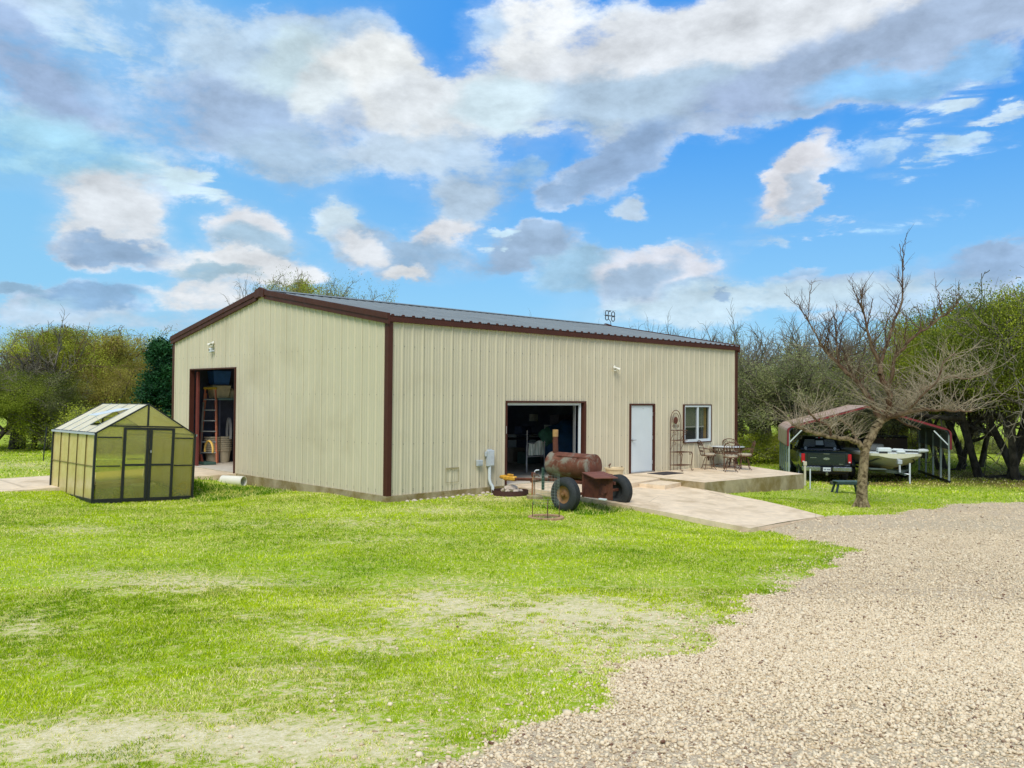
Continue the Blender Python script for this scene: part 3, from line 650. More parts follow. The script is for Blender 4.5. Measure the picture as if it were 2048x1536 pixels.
for s_ in (0, 1):
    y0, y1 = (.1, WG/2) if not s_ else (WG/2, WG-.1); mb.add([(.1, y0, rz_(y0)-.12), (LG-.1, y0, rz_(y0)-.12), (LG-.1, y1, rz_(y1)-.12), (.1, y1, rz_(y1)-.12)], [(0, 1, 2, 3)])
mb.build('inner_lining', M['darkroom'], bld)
# roof: ribbed sheets running up each slope
mb = MB(); ov = .09
pr = ribprofile(LG+2*ov, .14); sl = (PK-EV)/(WG/2)
E0 = 4.245-.0; RD = 5.32
def rf(y): return E0+(RD-E0)*(1-abs(y-WG/2)/(WG/2+ov))
for (ya, yb, ym) in ((-ov, WG/2, 1), (WG+ov, WG/2, -1)):
    for (a, ha), (b, hb) in zip(pr[:-1], pr[1:]):
        v = [(a-ov, ya, rf(ya)-.04+ha), (b-ov, ya, rf(ya)-.04+hb), (b-ov, yb, RD-.04+hb), (a-ov, yb, RD-.04+ha)]
        mb.add(v, [(0, 1, 2, 3) if ym > 0 else (3, 2, 1, 0)])
    mb.add([(-ov, ya, rf(ya)-.06), (LG+ov, ya, rf(ya)-.06), (LG+ov, yb, RD-.06), (-ov, yb, RD-.06)], [(3, 2, 1, 0) if ym > 0 else (0, 1, 2, 3)])
rfo = mb.build('roof', M['roof'], bld)
mb = MB(); c0 = RD+.012
mb.extr([(WG/2-.20, rf(WG/2-.20)+.012), (WG/2, RD+.026), (WG/2+.20, rf(WG/2+.20)+.012), (WG/2+.20, rf(WG/2+.2)-.004), (WG/2, RD+.008), (WG/2-.20, rf(WG/2-.2)-.004)], .06, LG-.06, 'x')
mb.build('ridge_cap', M['roof'], rfo)
# eave trim: brown fascia, with the dark closure ends of the roof ribs standing on it
mb = MB(); mb.box(-.085, LG+.085, -.086, -.074, E0-.185, E0-.052); mb.box(-.05, LG+.05, -.074, .0, E0-.185, E0-.176)
k = 0
while True:
    c = .14-ov+.3048*k; k += 1
    if c > LG+ov-.05: break
    mb.add([(c-.055, -.0925, E0-.052), (c+.055, -.0925, E0-.052), (c+.026, -.0925, E0-.004), (c-.026, -.0925, E0-.004), (c-.055, -.06, E0-.052), (c+.055, -.06, E0-.052), (c+.026, -.06, E0-.004), (c-.026, -.06, E0-.004)], [(0, 1, 2, 3), (7, 6, 5, 4), (3, 2, 6, 7), (0, 3, 7, 4), (1, 5, 6, 2)])
mb.build('eave_trim', M['brown'], bld)
mb = MB(); mb.box(-.03, LG+.03, WG+.074, WG+.086, E0-.185, E0-.052); mb.build('eave_trim', M['brown'], bld)
# rake trims: two bands, the upper a little proud
for X0, sg in ((-.0, -1), (LG, 1)):
    mb = MB()
    for half in (0, 1):
        y0, y1 = (-.092, WG/2-.22) if not half else (WG+.092, WG/2+.22)
        for (off0, off1, xo, xi) in ((.012, -.125, .112, .03), (-.125, -.245, .088, .03)):
            f_ = lambda y, o: (rf(y)+o)
            xa, xb = X0+sg*xi, X0+sg*xo
            P_ = [(xa, y0, f_(y0, off1)), (xb, y0, f_(y0, off1)), (xb, y1, f_(y1, off1)), (xa, y1, f_(y1, off1))]
            Q_ = [(xa, y0, f_(y0, off0)), (xb, y0, f_(y0, off0)), (xb, y1, f_(y1, off0)), (xa, y1, f_(y1, off0))]
            mb.hexa(P_, Q_)
        # small overhanging lip on the roof edge
    pl = [(WG/2-.26, rf(WG/2-.26)-.20), (WG/2, RD-.19), (WG/2+.26, rf(WG/2+.26)-.20), (WG/2+.26, rf(WG/2+.26)+.03), (WG/2, RD+.065), (WG/2-.26, rf(WG/2-.26)+.03)]
    mb.extr(pl, X0+sg*.02, X0+sg*.125, 'x')
    mb.build('rake_trim', M['brown'], bld)
for (x0, x1, y0, y1) in ((-.042, .10, -.042, .10), (-.042, .10, WG-.10, WG+.042), (LG-.10, LG+.042, -.042, .10)):
    mb = MB(); zt = E0-.15
    mb.bbox(x0, x1, y0, y1, -.03, zt, .006); mb.build('corner_trim', M['brown'], bld)
# ------ overhead door opening: brown jambs, cream header, white track on one side
fr = MB(); fr.box(OH[0]-.03, OH[1]+.09, -.052, .0, 2.17, 2.22); fr.box(OH[0]-.05, OH[0], -.040, .08, 0, 2.17); fr.box(OH[1], OH[1]+.09, -.052, .1, -.04, 2.17)
fr.build('overhead_door_frame', M['brown'], bld)
fr = MB(); fr.box(OH[0]+.01, OH[1]-.13, .03, .08, 2.10, 2.165); fr.box(OH[1]-.13, OH[1]-.07, .02, .07, .002, 2.165); fr.build('door_stop', M['white'], bld)
for q_ in ((OH[1]-.21, OH[1]-.185, .12, .20, 0.002, 2.6), (OH[0]+.02, OH[0]+.045, .12, .2, .002, 2.6)):
    fr = MB(); fr.box(*q_); fr.build('door_track', M['steel'], bld)
fr = MB(); fr.box(OH[0]-.052, OH[0]-.035, -.052, -.046, 1.35, 1.55); fr.build('door_latch', M['steel'], bld)
fr = MB()
for i in range(7): fr.bbox(OH[0]+.05, OH[1]-.2, .3+i*.34, .63+i*.34, 2.62, 2.66, .01)
fr.build('overhead_door', mat('door_panels', (.35, .34, .3), .6), bld)
# ------ gable opening frame
fr = MB(); fr.box(-.05, .10, GD[1], GD[1]+.04, -.03, 3.14); fr.box(-.05, .10, GD[0]-.03, GD[0], -.03, 3.14); fr.box(-.05, .10, GD[0], GD[1], 3.10, 3.14)
fr.build('opening_frame', M['brown'], bld)
fr = MB(); fr.box(.12, .18, GD[1]-.22, GD[1]-.08, 0.003, 3.05); fr.build('jamb_post', mat('red_oxide', (.16, .035, .025), .6), bld)
# ------ white door
dr_ = MB(); dr_.box(MD[0]+.055, MD[1]-.10, -.005, .04, .03, MD[3]-.06); door = dr_.build('door', M['white'], bld)
h = MB(); h.lathe([(0, -.02), (.035, -.02), (.035, 0), (0, 0)], 14, (MD[0]+.13, -.008, 1.02), 'y'); h.tube([(MD[0]+.13, -.02, 1.02), (MD[0]+.13, -.065, 1.02), (MD[0]+.26, -.07, 1.025)], .013, 8); h.build('handle', M['steel'], door, True)
for z_ in (.3, 1.08, 1.82):
    h = MB(); h.box(MD[1]-.115, MD[1]-.085, -.022, -.006, z_-.06, z_+.06); h.build('hinge', M['steel'], door)
h = MB(); h.box(MD[0]+.66, MD[0]+.72, -.010, -.006, 1.985, 2.0); h.build('closer_mark', M['steel'], door)
fr = MB(); fr.box(MD[0], MD[0]+.05, -.045, .06, 0, MD[3]-.05); fr.box(MD[1]-.075, MD[1], -.045, .06, 0, MD[3]-.05); fr.box(MD[0], MD[1], -.045, .06, MD[3]-.05, MD[3]); fr.build('door_frame', M['brown'], bld)
fr = MB(); fr.box(MD[0]+.05, MD[1]-.075, -.05, .05, 0.0, .028); fr.build('threshold', M['steel'], bld)
# ------ window
x0, x1, z0, z1 = WN
fr = MB()
for a in ((x0-.03, x0+.012, z0-.02, z1+.02), (x1-.012, x1+.03, z0-.02, z1+.02), (x0+.012, x1-.012, z1-.012, z1+.02), (x0+.012, x1-.012, z0-.02, z0+.012)): fr.box(a[0], a[1], -.052, .03, a[2], a[3])
win = fr.build('window', M['brown'], bld); fr = MB()
fr.box(x0+.013, x0+.06, -.04, .05, z0+.013, z1-.013); fr.box(x1-.10, x1-.013, -.04, .05, z0+.013, z1-.013); fr.box(x0+.06, x1-.10, -.04, .05, z1-.07, z1-.013); fr.box(x0+.06, x1-.10, -.04, .05, z0+.013, z0+.10)
xm = (x0+x1)/2+.02; fr.box(xm-.04, xm+.04, -.03, .045, z0+.10, z1-.07); fr.build('frame', M['white'], win)
fr = MB(); fr.box(x0+.06, x1-.10, .0, .006, z0+.10, z1-.07); fr.build('pane', M['glass'], win)
fr = MB()
for i in range(24):
    z_ = z1-.08-i*.026; fr.box(x0+.065, x1-.30, .062, .070, z_-.020, z_)
fr.build('blind', mat('grey_blind', (.40, .42, .28), .7), win); fr = MB(); fr.box(x0+.065, x1-.29, .055, .075, z1-.76, z1-.71); fr.tube([(x1-.42, .06, z1-.08), (x1-.42, .06, z0+.45)], .006, 5); fr.build('blind_rail', M['offwhite'], win)
fr = MB(); fr.box(x1-.27, x1-.12, .08, .16, z0+.1, z1-.08); fr.build('inner_jamb', mat('yellow_pine', (.55, .34, .09), .7), win)

# ------------------------------------------------------------------ fittings on the walls
def flood(p, out, name, label):
    """twin lamp fixture; out is 'x' or 'y' wall"""
    rz0 = 0 if out == 'y' else -math.pi/2
    t_ = thing(name, label, 'flood light', p, rz0)
    m_ = MB(); m_.lathe([(0, -.06), (.06, -.06), (.075, -.035), (.075, -.032), (0, -.032)], 16, (0, 0, 0), 'y'); m_.build('mounting_plate', M['offwhite'], t_, True)
    for sx_ in (-1, 1):
        m_ = MB(Matrix.Translation((sx_*.05, -.09, -.02)) @ Matrix.Rotation(sx_*R(45), 4, 'Z') @ Matrix.Rotation(R(28), 4, 'X'))
        m_.lathe([(0, .04), (.028, .04), (.032, 0), (.062, -.11), (.066, -.13), (.055, -.13), (.02, -.06), (0, -.06)], 16, (0, 0, 0), 'y'); m_.build('lamp_head', M['offwhite'], t_, True)
    m_ = MB(); m_.bbox(-.03, .03, -.11, -.05, -.12, -.06, .01); m_.build('sensor', M['offwhite'], t_); t_.scale = (.8, .8, .8)
    return t_
flood((8.32, 0, 3.24), 'y', 'flood_light', 'cream twin flood light high on the long wall')
flood((0, 9.19, 3.92), 'x', 'flood_light', 'cream twin flood light above the tall gable opening')
t_ = thing('security_camera', 'small white camera with black lens below the gable flood light', 'camera', (0, 9.2, 3.68), -math.pi/2)
m_ = MB(); m_.bbox(-.05, .03, -.14, -.035, -.06, .08, .02); m_.build('body', M['white'], t_)
m_ = MB(); m_.lathe([(0, -.155), (.022, -.155), (.026, -.139), (0, -.139)], 14, (-.01, 0, .02), 'y'); m_.build('lens', M['black'], t_)
m_ = MB(); m_.lathe([(0, -.12), (.03, -.11), (.035, -.04), (0, -.04)], 12, (.10, 0, -.02), 'y'); m_.build('spotlight', M['grey'], t_, True)
t_ = thing('utility_box', 'grey utility box on the long wall with white conduit going down', 'utility box', (3.08, 0, .12)); t_.scale = (.78, .8, .80)
m_ = MB(); m_.bbox(0, .30, -.16, -.036, .50, 1.02, .02); m_.bbox(-.06, .0, -.12, -.036, .82, .98, .015); m_.bbox(.05, .25, -.10, -.034, 1.0, 1.05, .01); m_.build('housing', M['grey'], t_)
m_ = MB(); m_.bbox(.05, .27, -.172, -.161, .53, .98, .006); m_.build('lid', mat('grey_lid', (.50, .54, .55), .5), t_)
m_ = MB(); m_.tube([(.12, -.10, .52), (.12, -.10, .10), (.14, -.12, -.03), (.20, -.16, -.14), (.22, -.19, -.36)], [.055, .052, .052, .055, .06], 14); m_.build('conduit', M['white'], t_, True)
t_ = thing('outlet_box', 'small grey covered outlet box left of the utility box', 'outlet box', (2.83, 0, .62))
m_ = MB(); m_.bbox(-.09, .09, -.11, -.034, -.08, .08, .012); m_.build('housing', M['grey'], t_); m_ = MB(); m_.bbox(-.08, .08, -.122, -.112, -.04, .075, .008); m_.build('cover', M['grey'], t_)
t_ = thing('wall_hatch', 'small cream cover plate with thin frame low on the long wall', 'hatch', (1.96, 0, .35))
m_ = MB(); m_.box(-.21, .21, -.040, -.034, .16, .20); m_.box(-.21, -.20, -.040, -.034, -.16, .16); m_.box(.20, .21, -.040, -.034, -.16, .16); m_.box(-.21, .21, -.04, -.034, -.17, -.16); m_.build('frame', mat('dirty_cream', (.33, .28, .14), .6), t_)
# antenna on the ridge
pA = at(1219, 650, 5.35)
aX = float(np.clip(atD(1222, 650, 1).x, 0, 1)); d_ = ray(1222, 651); tt = (6.096-CAM[1])/d_[1]; pA = Vector(CAM+d_*tt)
t_ = thing('roof_antenna', 'black antenna with four loops on the roof ridge', 'antenna', (pA.x, 6.10, 5.33), R(-44)); t_.scale = (.62, .62, .66)
m_ = MB(); m_.tube([(0, 0, -.02), (-.02, 0, .22), (-.18, 0, .42), (-.18, 0, .56)], .022, 8); m_.tube([(-.47, .0, .62), (-.47, 0, .95)], .006, 5); m_.build('mast', M['black'], t_, True)
m_ = MB(); m_.tube([(-.42, 0, .62), (.28, 0, .56)], .035, 8); m_.bbox(-.14, -.02, -.05, .05, .84, .92, .01); m_.tube([(-.42, 0, .93), (.10, 0, .92), (.33, 0, .90)], .007, 5); m_.build('boom', M['black'], t_)
for (cx, cz) in ((-.27, .77), (-.27, .47), (.14, .70), (.14, .40)):
    m_ = MB(); m_.tube([(cx+.105*math.cos(a)*1.0, 0, cz+.15*math.sin(a)) for a in np.linspace(0, 2*math.pi, 20, endpoint=False)], .028, 8, closed=True); m_.build('loop', M['black'], t_, True)
def mbs(fn, name, m, parent, smooth=False, **k):
    b = MB(); fn(b); return b.build(name, m, parent, smooth, **k)
# ------------------------------------------------------------------ greenhouse
gh = thing('greenhouse', 'small greenhouse with black frame, cloudy panels and open roof vent', 'greenhouse', (-4.838, 5.10, -.292)); gh.rotation_euler = (-.006, .039, .011)
GW, GLn, GE, GR = 2.428, 3.098, 1.665, 2.398
pc = bpy.data.materials.new('cloudy_polycarbonate'); pc.use_nodes = True; t = NT(pc.node_tree); t.n.clear(); out = t.new('ShaderNodeOutputMaterial')
co = t.coords('Object'); dirt = t.rng(t.noise(3, 5, .65, co), .35, .7)
cA = t.mix(dirt, (.98, .94, .52, 1), (.86, .78, .30, 1))
df = t.new('ShaderNodeBsdfDiffuse', {'Color': cA}); tl = t.new('ShaderNodeBsdfTranslucent', {'Color': cA}); tp = t.new('ShaderNodeBsdfTransparent', {'Color': (.96, .96, .62, 1)}); gl = t.new('ShaderNodeBsdfGlossy', {'Roughness': .16, 'Color': (.9, .9, .9, 1)})
m1 = t.new('ShaderNodeMixShader', {0: .55, 1: df, 2: tl}); m2 = t.new('ShaderNodeMixShader', {0: .78, 1: m1, 2: tp}); m3 = t.new('ShaderNodeMixShader', {0: t.rng(t.new('ShaderNodeFresnel', {0: 1.45}).outputs[0], .0, 1, .02, .8), 1: m2, 2: gl})
t.l.new(m3.outputs[0], out.inputs[0])
pc2 = pc.copy(); pc2.name = 'golden_side_polycarbonate'; _x = [n for n in pc2.node_tree.nodes if n.type == 'MIX_SHADER']; _x[0].inputs[0].default_value = .30; _x[1].inputs[0].default_value = .16
for n in pc2.node_tree.nodes:
    if n.type == 'MIX': n.inputs[6].default_value = (.98, .84, .38, 1); n.inputs[7].default_value = (.82, .66, .24, 1)
pr2 = bpy.data.materials.new('white_roof_polycarbonate'); pr2.use_nodes = True; t = NT(pr2.node_tree); t.n.clear(); out = t.new('ShaderNodeOutputMaterial')
cB = t.mix(t.rng(t.noise(2, 5, .65, t.coords('Object')), .45, .7), (1., .95, .76, 1), (.90, .82, .58, 1)); df = t.new('ShaderNodeBsdfDiffuse', {'Color': cB}); tl = t.new('ShaderNodeBsdfTranslucent', {'Color': cB}); gl = t.new('ShaderNodeBsdfGlossy', {'Roughness': .3})
m1 = t.new('ShaderNodeMixShader', {0: .50, 1: df, 2: tl}); m2 = t.new('ShaderNodeMixShader', {0: .08, 1: m1, 2: gl}); t.l.new(m2.outputs[0], out.inputs[0])
def slope(u): return GE+(GR-GE)*(1-abs(u-.5)*2)
z0 = .10
for i in range(5):
    y0, y1 = GLn*i/5+.012, GLn*(i+1)/5-.012
    for x_ in (.012, GW-.018):
        mbs(lambda b: b.box(x_, x_+.006, y0, y1, z0, GE-.02), 'side_panel', pc2, gh)
    for s_ in (0, 1):
        segs = [(0., 1.)] if (s_ or i != 1) else [(0., .24), (.80, 1.)]
        for (u0, u1) in segs:
            def Pp(u, y, o=0):
                x = u*.5 if not s_ else 1-u*.5; return (x*GW+(-.03*(1-u) if not s_ else .03*(1-u)), y, slope(x)+o-.015*(1-u))
            mbs(lambda b: b.hexa([Pp(u0, y0), Pp(u1, y0), Pp(u1, y1), Pp(u0, y1)], [Pp(u0, y0, .006), Pp(u1, y0, .006), Pp(u1, y1, .006), Pp(u0, y1, .006)]), 'roof_panel', pr2, gh)
for y_ in (.006, GLn-.014):
    F_ = [(0.02, .27, z0, .86), (.02, .27, .90, 1.56), (.77, .98, z0, .86), (.77, .98, .9, 1.56)]
    if y_ > 1: F_ += [(.27, .77, z0, .86), (.27, .77, .9, 1.56)]
    for (a, b_, c, d) in F_: mbs(lambda b: b.box(a*GW+.01, b_*GW-.01, y_, y_+.006, c, d), 'end_panel', pc, gh)
    for s_ in (0, 1):
        a, b_ = (.01, .5) if not s_ else (.5, .99); pts = [(a*GW, 1.56), (b_*GW, 1.56), (b_*GW, slope(b_)-.02), (a*GW, slope(a)-.02)]
        mbs(lambda b: b.extr(pts, y_, y_+.006, 'y'), 'gable_panel', pc, gh)
def frame_fn(b):
    t_ = .018
    for x_ in (0, GW):
        for y_ in (0, GLn): b.box(x_-.025, x_+.025, y_-.025, y_+.025, 0, GE)
        b.box(x_-.02, x_+.02, 0.025, GLn-.025, GE-.03, GE+.02)
    for x_ in (0, GW): b.box(x_-.035, x_+.035, -.036, GLn+.036, -.06, .10)
    for y_ in (0, GLn): b.box(.035, GW-.035 if y_ else .27*GW, y_-.036, y_+.036, -.06, .10)
    b.box(.77*GW, GW-.035, -.036, .036, -.06, .10)
    for y_ in (0, GLn):
        for s_ in (0, 1):
            xa = -.03 if not s_ else GW+.03; b.tube([(xa, y_-.006, GE-.015), (GW/2, y_-.006, GR+.005)], .022, 4)
        b.box(GW/2-.018, GW/2+.018, y_-.02, y_+.02, 1.86, GR-.01)
        for (a, c) in ((.02, .25), (.79, .98)):
            b.box(a*GW, c*GW, y_-.014, y_+.014, 1.555, 1.585); b.box(a*GW, c*GW, y_-.014, y_+.014, .865, .895)
        b.box(.13*GW, .87*GW, y_-.016, y_+.016, 1.83, 1.865)
    b.box(GW/2-.02, GW/2+.02, .02, GLn-.02, GR-.03, GR+.012)
mbs(frame_fn, 'frame', M['black'], gh)
def mull(b, x_):
    for i in range(1, 5):
        y_ = GLn*i/5
        b.box(x_-.012, x_+.016, y_-.009, y_+.009, .10, GE-.03)
    b.box(x_-.014, x_+.001, .02, GLn-.02, .87, .885)
_ob = mat('olive_bars', (.16, .13, .025), .6)
for x__ in (.0, GW): mbs(lambda b: mull(b, x__), 'glazing_bars', _ob, gh)
def rbars(b):
    for i in range(1, 5):
        y_ = GLn*i/5
        for s_ in (0, 1): b.tube([(-.03 if not s_ else GW+.03, y_, GE+.0), (GW/2, y_, GR+.012)], .010, 4)
    b.box(-.05, -.02, -.02, GLn+.02, GE-.045, GE+.005); b.box(GW+.02, GW+.05, -.02, GLn+.02, GE-.045, GE+.005)
mbs(rbars, 'roof_bars', M['grey'], gh)
for s_ in (0, 1):
    a, c = (.262*GW, .517*GW) if not s_ else (.523*GW, .778*GW)
    def leaf(b):
        for q in ((a, a+.065, .02, 1.82), (c-.065, c, .02, 1.82)): b.bbox(q[0], q[1], -.045, -.005, q[2], q[3], .004)
        for q in ((.02, .10), (.88, .93), (1.76, 1.82)): b.box(a+.065, c-.065, -.042, -.008, q[0], q[1])
    dd = mbs(leaf, 'door', M['black'], gh)
    for q in ((.10, .88), (.93, 1.76)): mbs(lambda b: b.box(a+.06, c-.06, -.028, -.022, q[0], q[1]), 'door_panel', pc, dd)
    xk = (c-.03) if not s_ else (a+.03)
    mbs(lambda b: b.bbox(xk-.015, xk+.015, -.075, -.045, 1.20, 1.30 if not s_ else 1.26, .005), 'handle', M['steel'] if s_ else M['black'], dd)
def vent(b):
    def Pp(u, y, o): x = u*.5; return (x*GW, y, slope(x)+o)
    y0, y1 = GLn/5+.0, GLn*2/5-.0; top = Vector(Pp(.80, 0, .02)); bot = Vector(Pp(.24, 0, .02)); d_ = bot-top; ang = R(15)
    e = Vector((d_.x*math.cos(ang)-d_.z*math.sin(ang)*-1*0-0, 0, 0)); dn = Matrix.Rotation(R(17), 3, 'Y') @ d_
    q = top+dn
    b.hexa([(top.x, y0, top.z), (q.x, y0, q.z), (q.x, y1, q.z), (top.x, y1, top.z)][::1], [(top.x, y0, top.z+.012), (q.x, y0, q.z+.012), (q.x, y1, q.z+.012), (top.x, y1, top.z+.012)])
    b.tube([(q.x, y0+.1, q.z), (bot.x+.1, y0+.12, bot.z)], .006, 4)
mbs(vent, 'roof_vent', M['white'], gh)
def vframe(b):
    for u in (.24, .80):
        x = u*.5*GW; b.box(x-.015, x+.015, GLn/5, GLn*2/5, slope(u*.5)-.02, slope(u*.5)+.016)
    x = .25*GW; b.box(x-.01, x+.01, GLn/5, GLn*2/5, slope(.25)-.01, slope(.25)+.008)
mbs(vframe, 'vent_frame', M['black'], gh)
def inst(name, label, cat, loc, fn, m, rz=0, smooth=True, group=None):
    t_ = MB(); fn(t_); o = t_.build(name, m, None, smooth, loc=loc); o.rotation_euler = (0, 0, rz); return tag(o, label, cat, group)
inst('plant_pot', 'pale round plant pot seen through the greenhouse doors', 'plant pot', (-3.45, 5.6, -.33), lambda b: b.lathe([(0, 0), (.16, 0), (.26, .32), (.29, .34), (.29, .38), (.25, .38), (.15, .03), (0, .03)], 24), M['offwhite'])
inst('yellow_hose', 'loose coil of yellow hose inside the greenhouse corner', 'hose', (-2.72, 5.38, -.33), lambda b: b.tube([(.16*math.cos(a)+(.02*a), .16*math.sin(a)*.6, .05+.035*a+.05*math.sin(2*a)) for a in np.linspace(0, 9, 40)], .016, 6), mat('yellow_rubber', (.75, .55, .03), .5))
inst('leaning_stick', 'thin dark stick leaning at the back corner of the greenhouse', 'stick', (-4.98, 8.35, -.2), lambda b: b.tube([(-.03, 0, .72), (.0, .01, 1.1), (.05, 0, 1.62)], [.012, .016, .02], 6), M['black'])
# ------------------------------------------------------------------ culvert pipe, slab, rocks along the footing
pp = at(497, 975, -.30)
inst('drain_pipe', 'cream plastic culvert pipe end beside the gable footing', 'drain pipe', (-.30, 6.50, -.16), lambda b: b.lathe([(.13, 0), (.148, 0), (.148, .75), (.13, .75)], 26, axis='y', closed=True), M['offwhite'], R(24))
inst('stone_slab', 'flat pale stone slab lying at the back of the drain pipe', 'stone', (-.45, 7.25, -.24), lambda b: b.hexa([(-.28, -.1, 0), (.25, -.16, -.02), (.3, .12, 0), (-.22, .16, 0)], [(-.26, -.08, .07), (.22, -.13, .09), (.27, .1, .08), (-.2, .13, .09)]), M['rock'], R(-30), False)
def rock_mesh(b, r, seed, flat=.7, n=2):
    rr = random.Random(seed); import bmesh as bm_
    bb = bm_.new(); bm_.ops.create_icosphere(bb, subdivisions=n, radius=1)
    for v in bb.verts:
        k = 1+.35*mnoise.noise(v.co*1.3+Vector((seed*3.1, 0, 0)))+.12*mnoise.noise(v.co*3.1+Vector((0, seed, 0))); v.co = Vector((v.co.x*k*r*1.2, v.co.y*k*r*.9, v.co.z*k*r*flat))
    b.add([tuple(v.co) for v in bb.verts], [tuple(v.index for v in f.verts) for f in bb.faces]); bb.free()
rk = []
RKP = [(582/8.53+0, 0)]
def rock(px, py, r, seed, label, z=None, group=None):
    p_ = ground(px, py) if z is None else at(px, py, z)
    b = MB(); rock_mesh(b, r, seed); o = b.build('rock', M['rock'], None, False, loc=(p_.x, p_.y, p_.z+r*.25)); o.rotation_euler = (0, 0, seed); return tag(o, label, 'rock', group)
rock(570, 978, .07, 3, 'single small pale rock against the gable footing')
rock(952, 984, .12, 5, 'largest pale rock in the row below the outlet box')
for i, (x, y, r) in enumerate([(806, 1001, .07), (815, 1004, .05), (829, 1003, .06), (842, 1001, .05), (856, 999, .045), (868, 998, .04), (881, 997, .05), (893, 997, .05), (905, 996, .055), (915, 993, .06), (926, 992, .065), (938, 991, .06), (946, 992, .05), (966, 988, .07), (975, 987, .06), (984, 990, .05), (922, 995, .035), (960, 992, .05), (972, 991, .04), (1075, 990, .05), (1088, 990, .045)]):
    rock(x, y, r, i+10, 'small pale limestone rock in the row along the long wall footing', group='rocks along the footing')
inst('dry_weed', 'thin dry weed stem standing by the long wall footing', 'weed', ground(905, 990), lambda b: (b.tube([(0, 0, 0), (.02, 0, .25), (.0, 0, .42), (-.03, 0, .56)], [.007, .006, .005, .003], 5), b.tube([(0, 0, 0), (-.06, .02, .12)], .004, 4), b.tube([(-.03, 0, .52), (-.035, 0, .6)], [.02, .008], 6)), M['wood'])
# ------------------------------------------------------------------ metal edging ring with rocks
bc = Vector((3.40, -.62, H(3.40, -.62)))
def arc(b):
    n_ = 40; R_ = .47
    pts = [(R_*math.cos(a), R_*.9*math.sin(a)) for a in np.linspace(R(-190), R(150), n_)]
    for (p_, q_) in zip(pts[:-1], pts[1:]):
        b.hexa([(p_[0], p_[1], -.05), (q_[0], q_[1], -.05), (q_[0]*.97, q_[1]*.97, -.05), (p_[0]*.97, p_[1]*.97, -.05)], [(p_[0], p_[1], .12), (q_[0], q_[1], .12), (q_[0]*.97, q_[1]*.97, .12), (p_[0]*.97, p_[1]*.97, .12)])
inst('edging_ring', 'rusty steel edging ring holding rocks beside the conduit', 'edging', bc, arc, mat('dark_rust', (.06, .022, .016), .8), R(-40), False)
rr_ = random.Random(4)
for i, (x, y, r) in enumerate([(1029, 979, .14), (1040, 983, .12), (1018, 982, .08), (1010, 985, .07), (1048, 986, .07), (1001, 986, .06), (1035, 987, .07), (994, 984, .06), (1023, 987, .06)]):
    a = 2.4*i; q = .09*i**.5*1.1; b = MB(); rock_mesh(b, r, i+40); o = b.build('rock', M['rock'], None, False, loc=(bc.x+q*math.cos(a)+.06, bc.y+q*math.sin(a), bc.z+.09+(.06 if i < 2 else 0))); o.rotation_euler = (0, 0, i)
    tag(o, 'pale rock piled inside the rusty edging ring', 'rock', 'rocks in the edging ring')
# ------------------------------------------------------------------ yard hydrant on a block
hp = at(1066, 998, -.20)
t_ = thing('yard_hydrant', 'rusty standpipe with white tap handle on a concrete block', 'water hydrant', hp, R(-45))
mbs(lambda b: (b.tube([(-.02, 0, .10), (-.015, 0, .30), (0, 0, .62)], .024, 10), b.tube([(.035, .01, .1), (.035, .01, .56)], .014, 8)), 'standpipe', mat('rusty_pipe', (.35, .17, .08), .7, 0, .3, 20), t_, True)
mbs(lambda b: (b.bbox(-.05, .06, -.03, .03, .55, .66, .012), b.tube([(.02, 0, .60), (.12, 0, .60), (.15, 0, .55)], .02, 8)), 'tap_body', M['rust'], t_)
mbs(lambda b: (b.tube([(.03, 0, .66), (.05, 0, .70), (.12, 0, .71)], .014, 8), b.bbox(.06, .15, -.015, .015, .70, .73, .008)), 'tap_handle', M['white'], t_)
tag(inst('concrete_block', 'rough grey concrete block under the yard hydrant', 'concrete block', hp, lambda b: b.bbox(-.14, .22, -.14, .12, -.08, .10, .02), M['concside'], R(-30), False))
# ------------------------------------------------------------------ brick ring, stakes and wire cage
rg = ground(1092, 1037)
t_ = thing('brick_ring', 'small ring of tan edging bricks set in the lawn', 'brick ring', rg)
def ringf(b):
    for k in range(18):
        a = 2*math.pi*k/18; b.M = Matrix.Rotation(a, 4, 'Z') @ Matrix.Translation((.33, 0, .0)); b.bbox(-.045, .045, -.055, .055, -.05, .05, .012)
mbs(ringf, 'edging_bricks', mat('tan_brick', (.36, .22, .12), .85, 0, .25, 9), t_)
mbs(lambda b: b.disc((0, 0, .012), .29, 24), 'soil', mat('soil', (.16, .12, .05), .95, 0, .4, 12, (.10, .16, .02), (.4, .6), 9), t_)
t_ = thing('wire_cage', 'tall green wire mesh cage with metal stakes standing in the brick ring', 'wire cage', rg)
def cage(b):
    n_ = 22; rC = .27
    for k in range(n_):
        a = 2*math.pi*k/n_; b.tube([(rC*math.cos(a), rC*math.sin(a), .30), (rC*math.cos(a), rC*math.sin(a), .92)], .0012, 3, False)
    for z_ in np.arange(.30, .93, .062): b.tube([(rC*math.cos(a), rC*math.sin(a), z_) for a in np.linspace(0, 2*math.pi, 22, endpoint=False)], .0012, 3, closed=True)
mbs(cage, 'mesh', mat('galvanised_wire', (.30, .36, .30), .5, .3), t_)
for (x, y, h_) in ((-.24, .16, .34), (-.02, -.06, .36), (.03, -.02, .40), (.24, -.15, .34)): mbs(lambda b: b.tube([(x, y, -.05), (x, y, h_)], .009, 5), 'stake', M['iron'], t_)
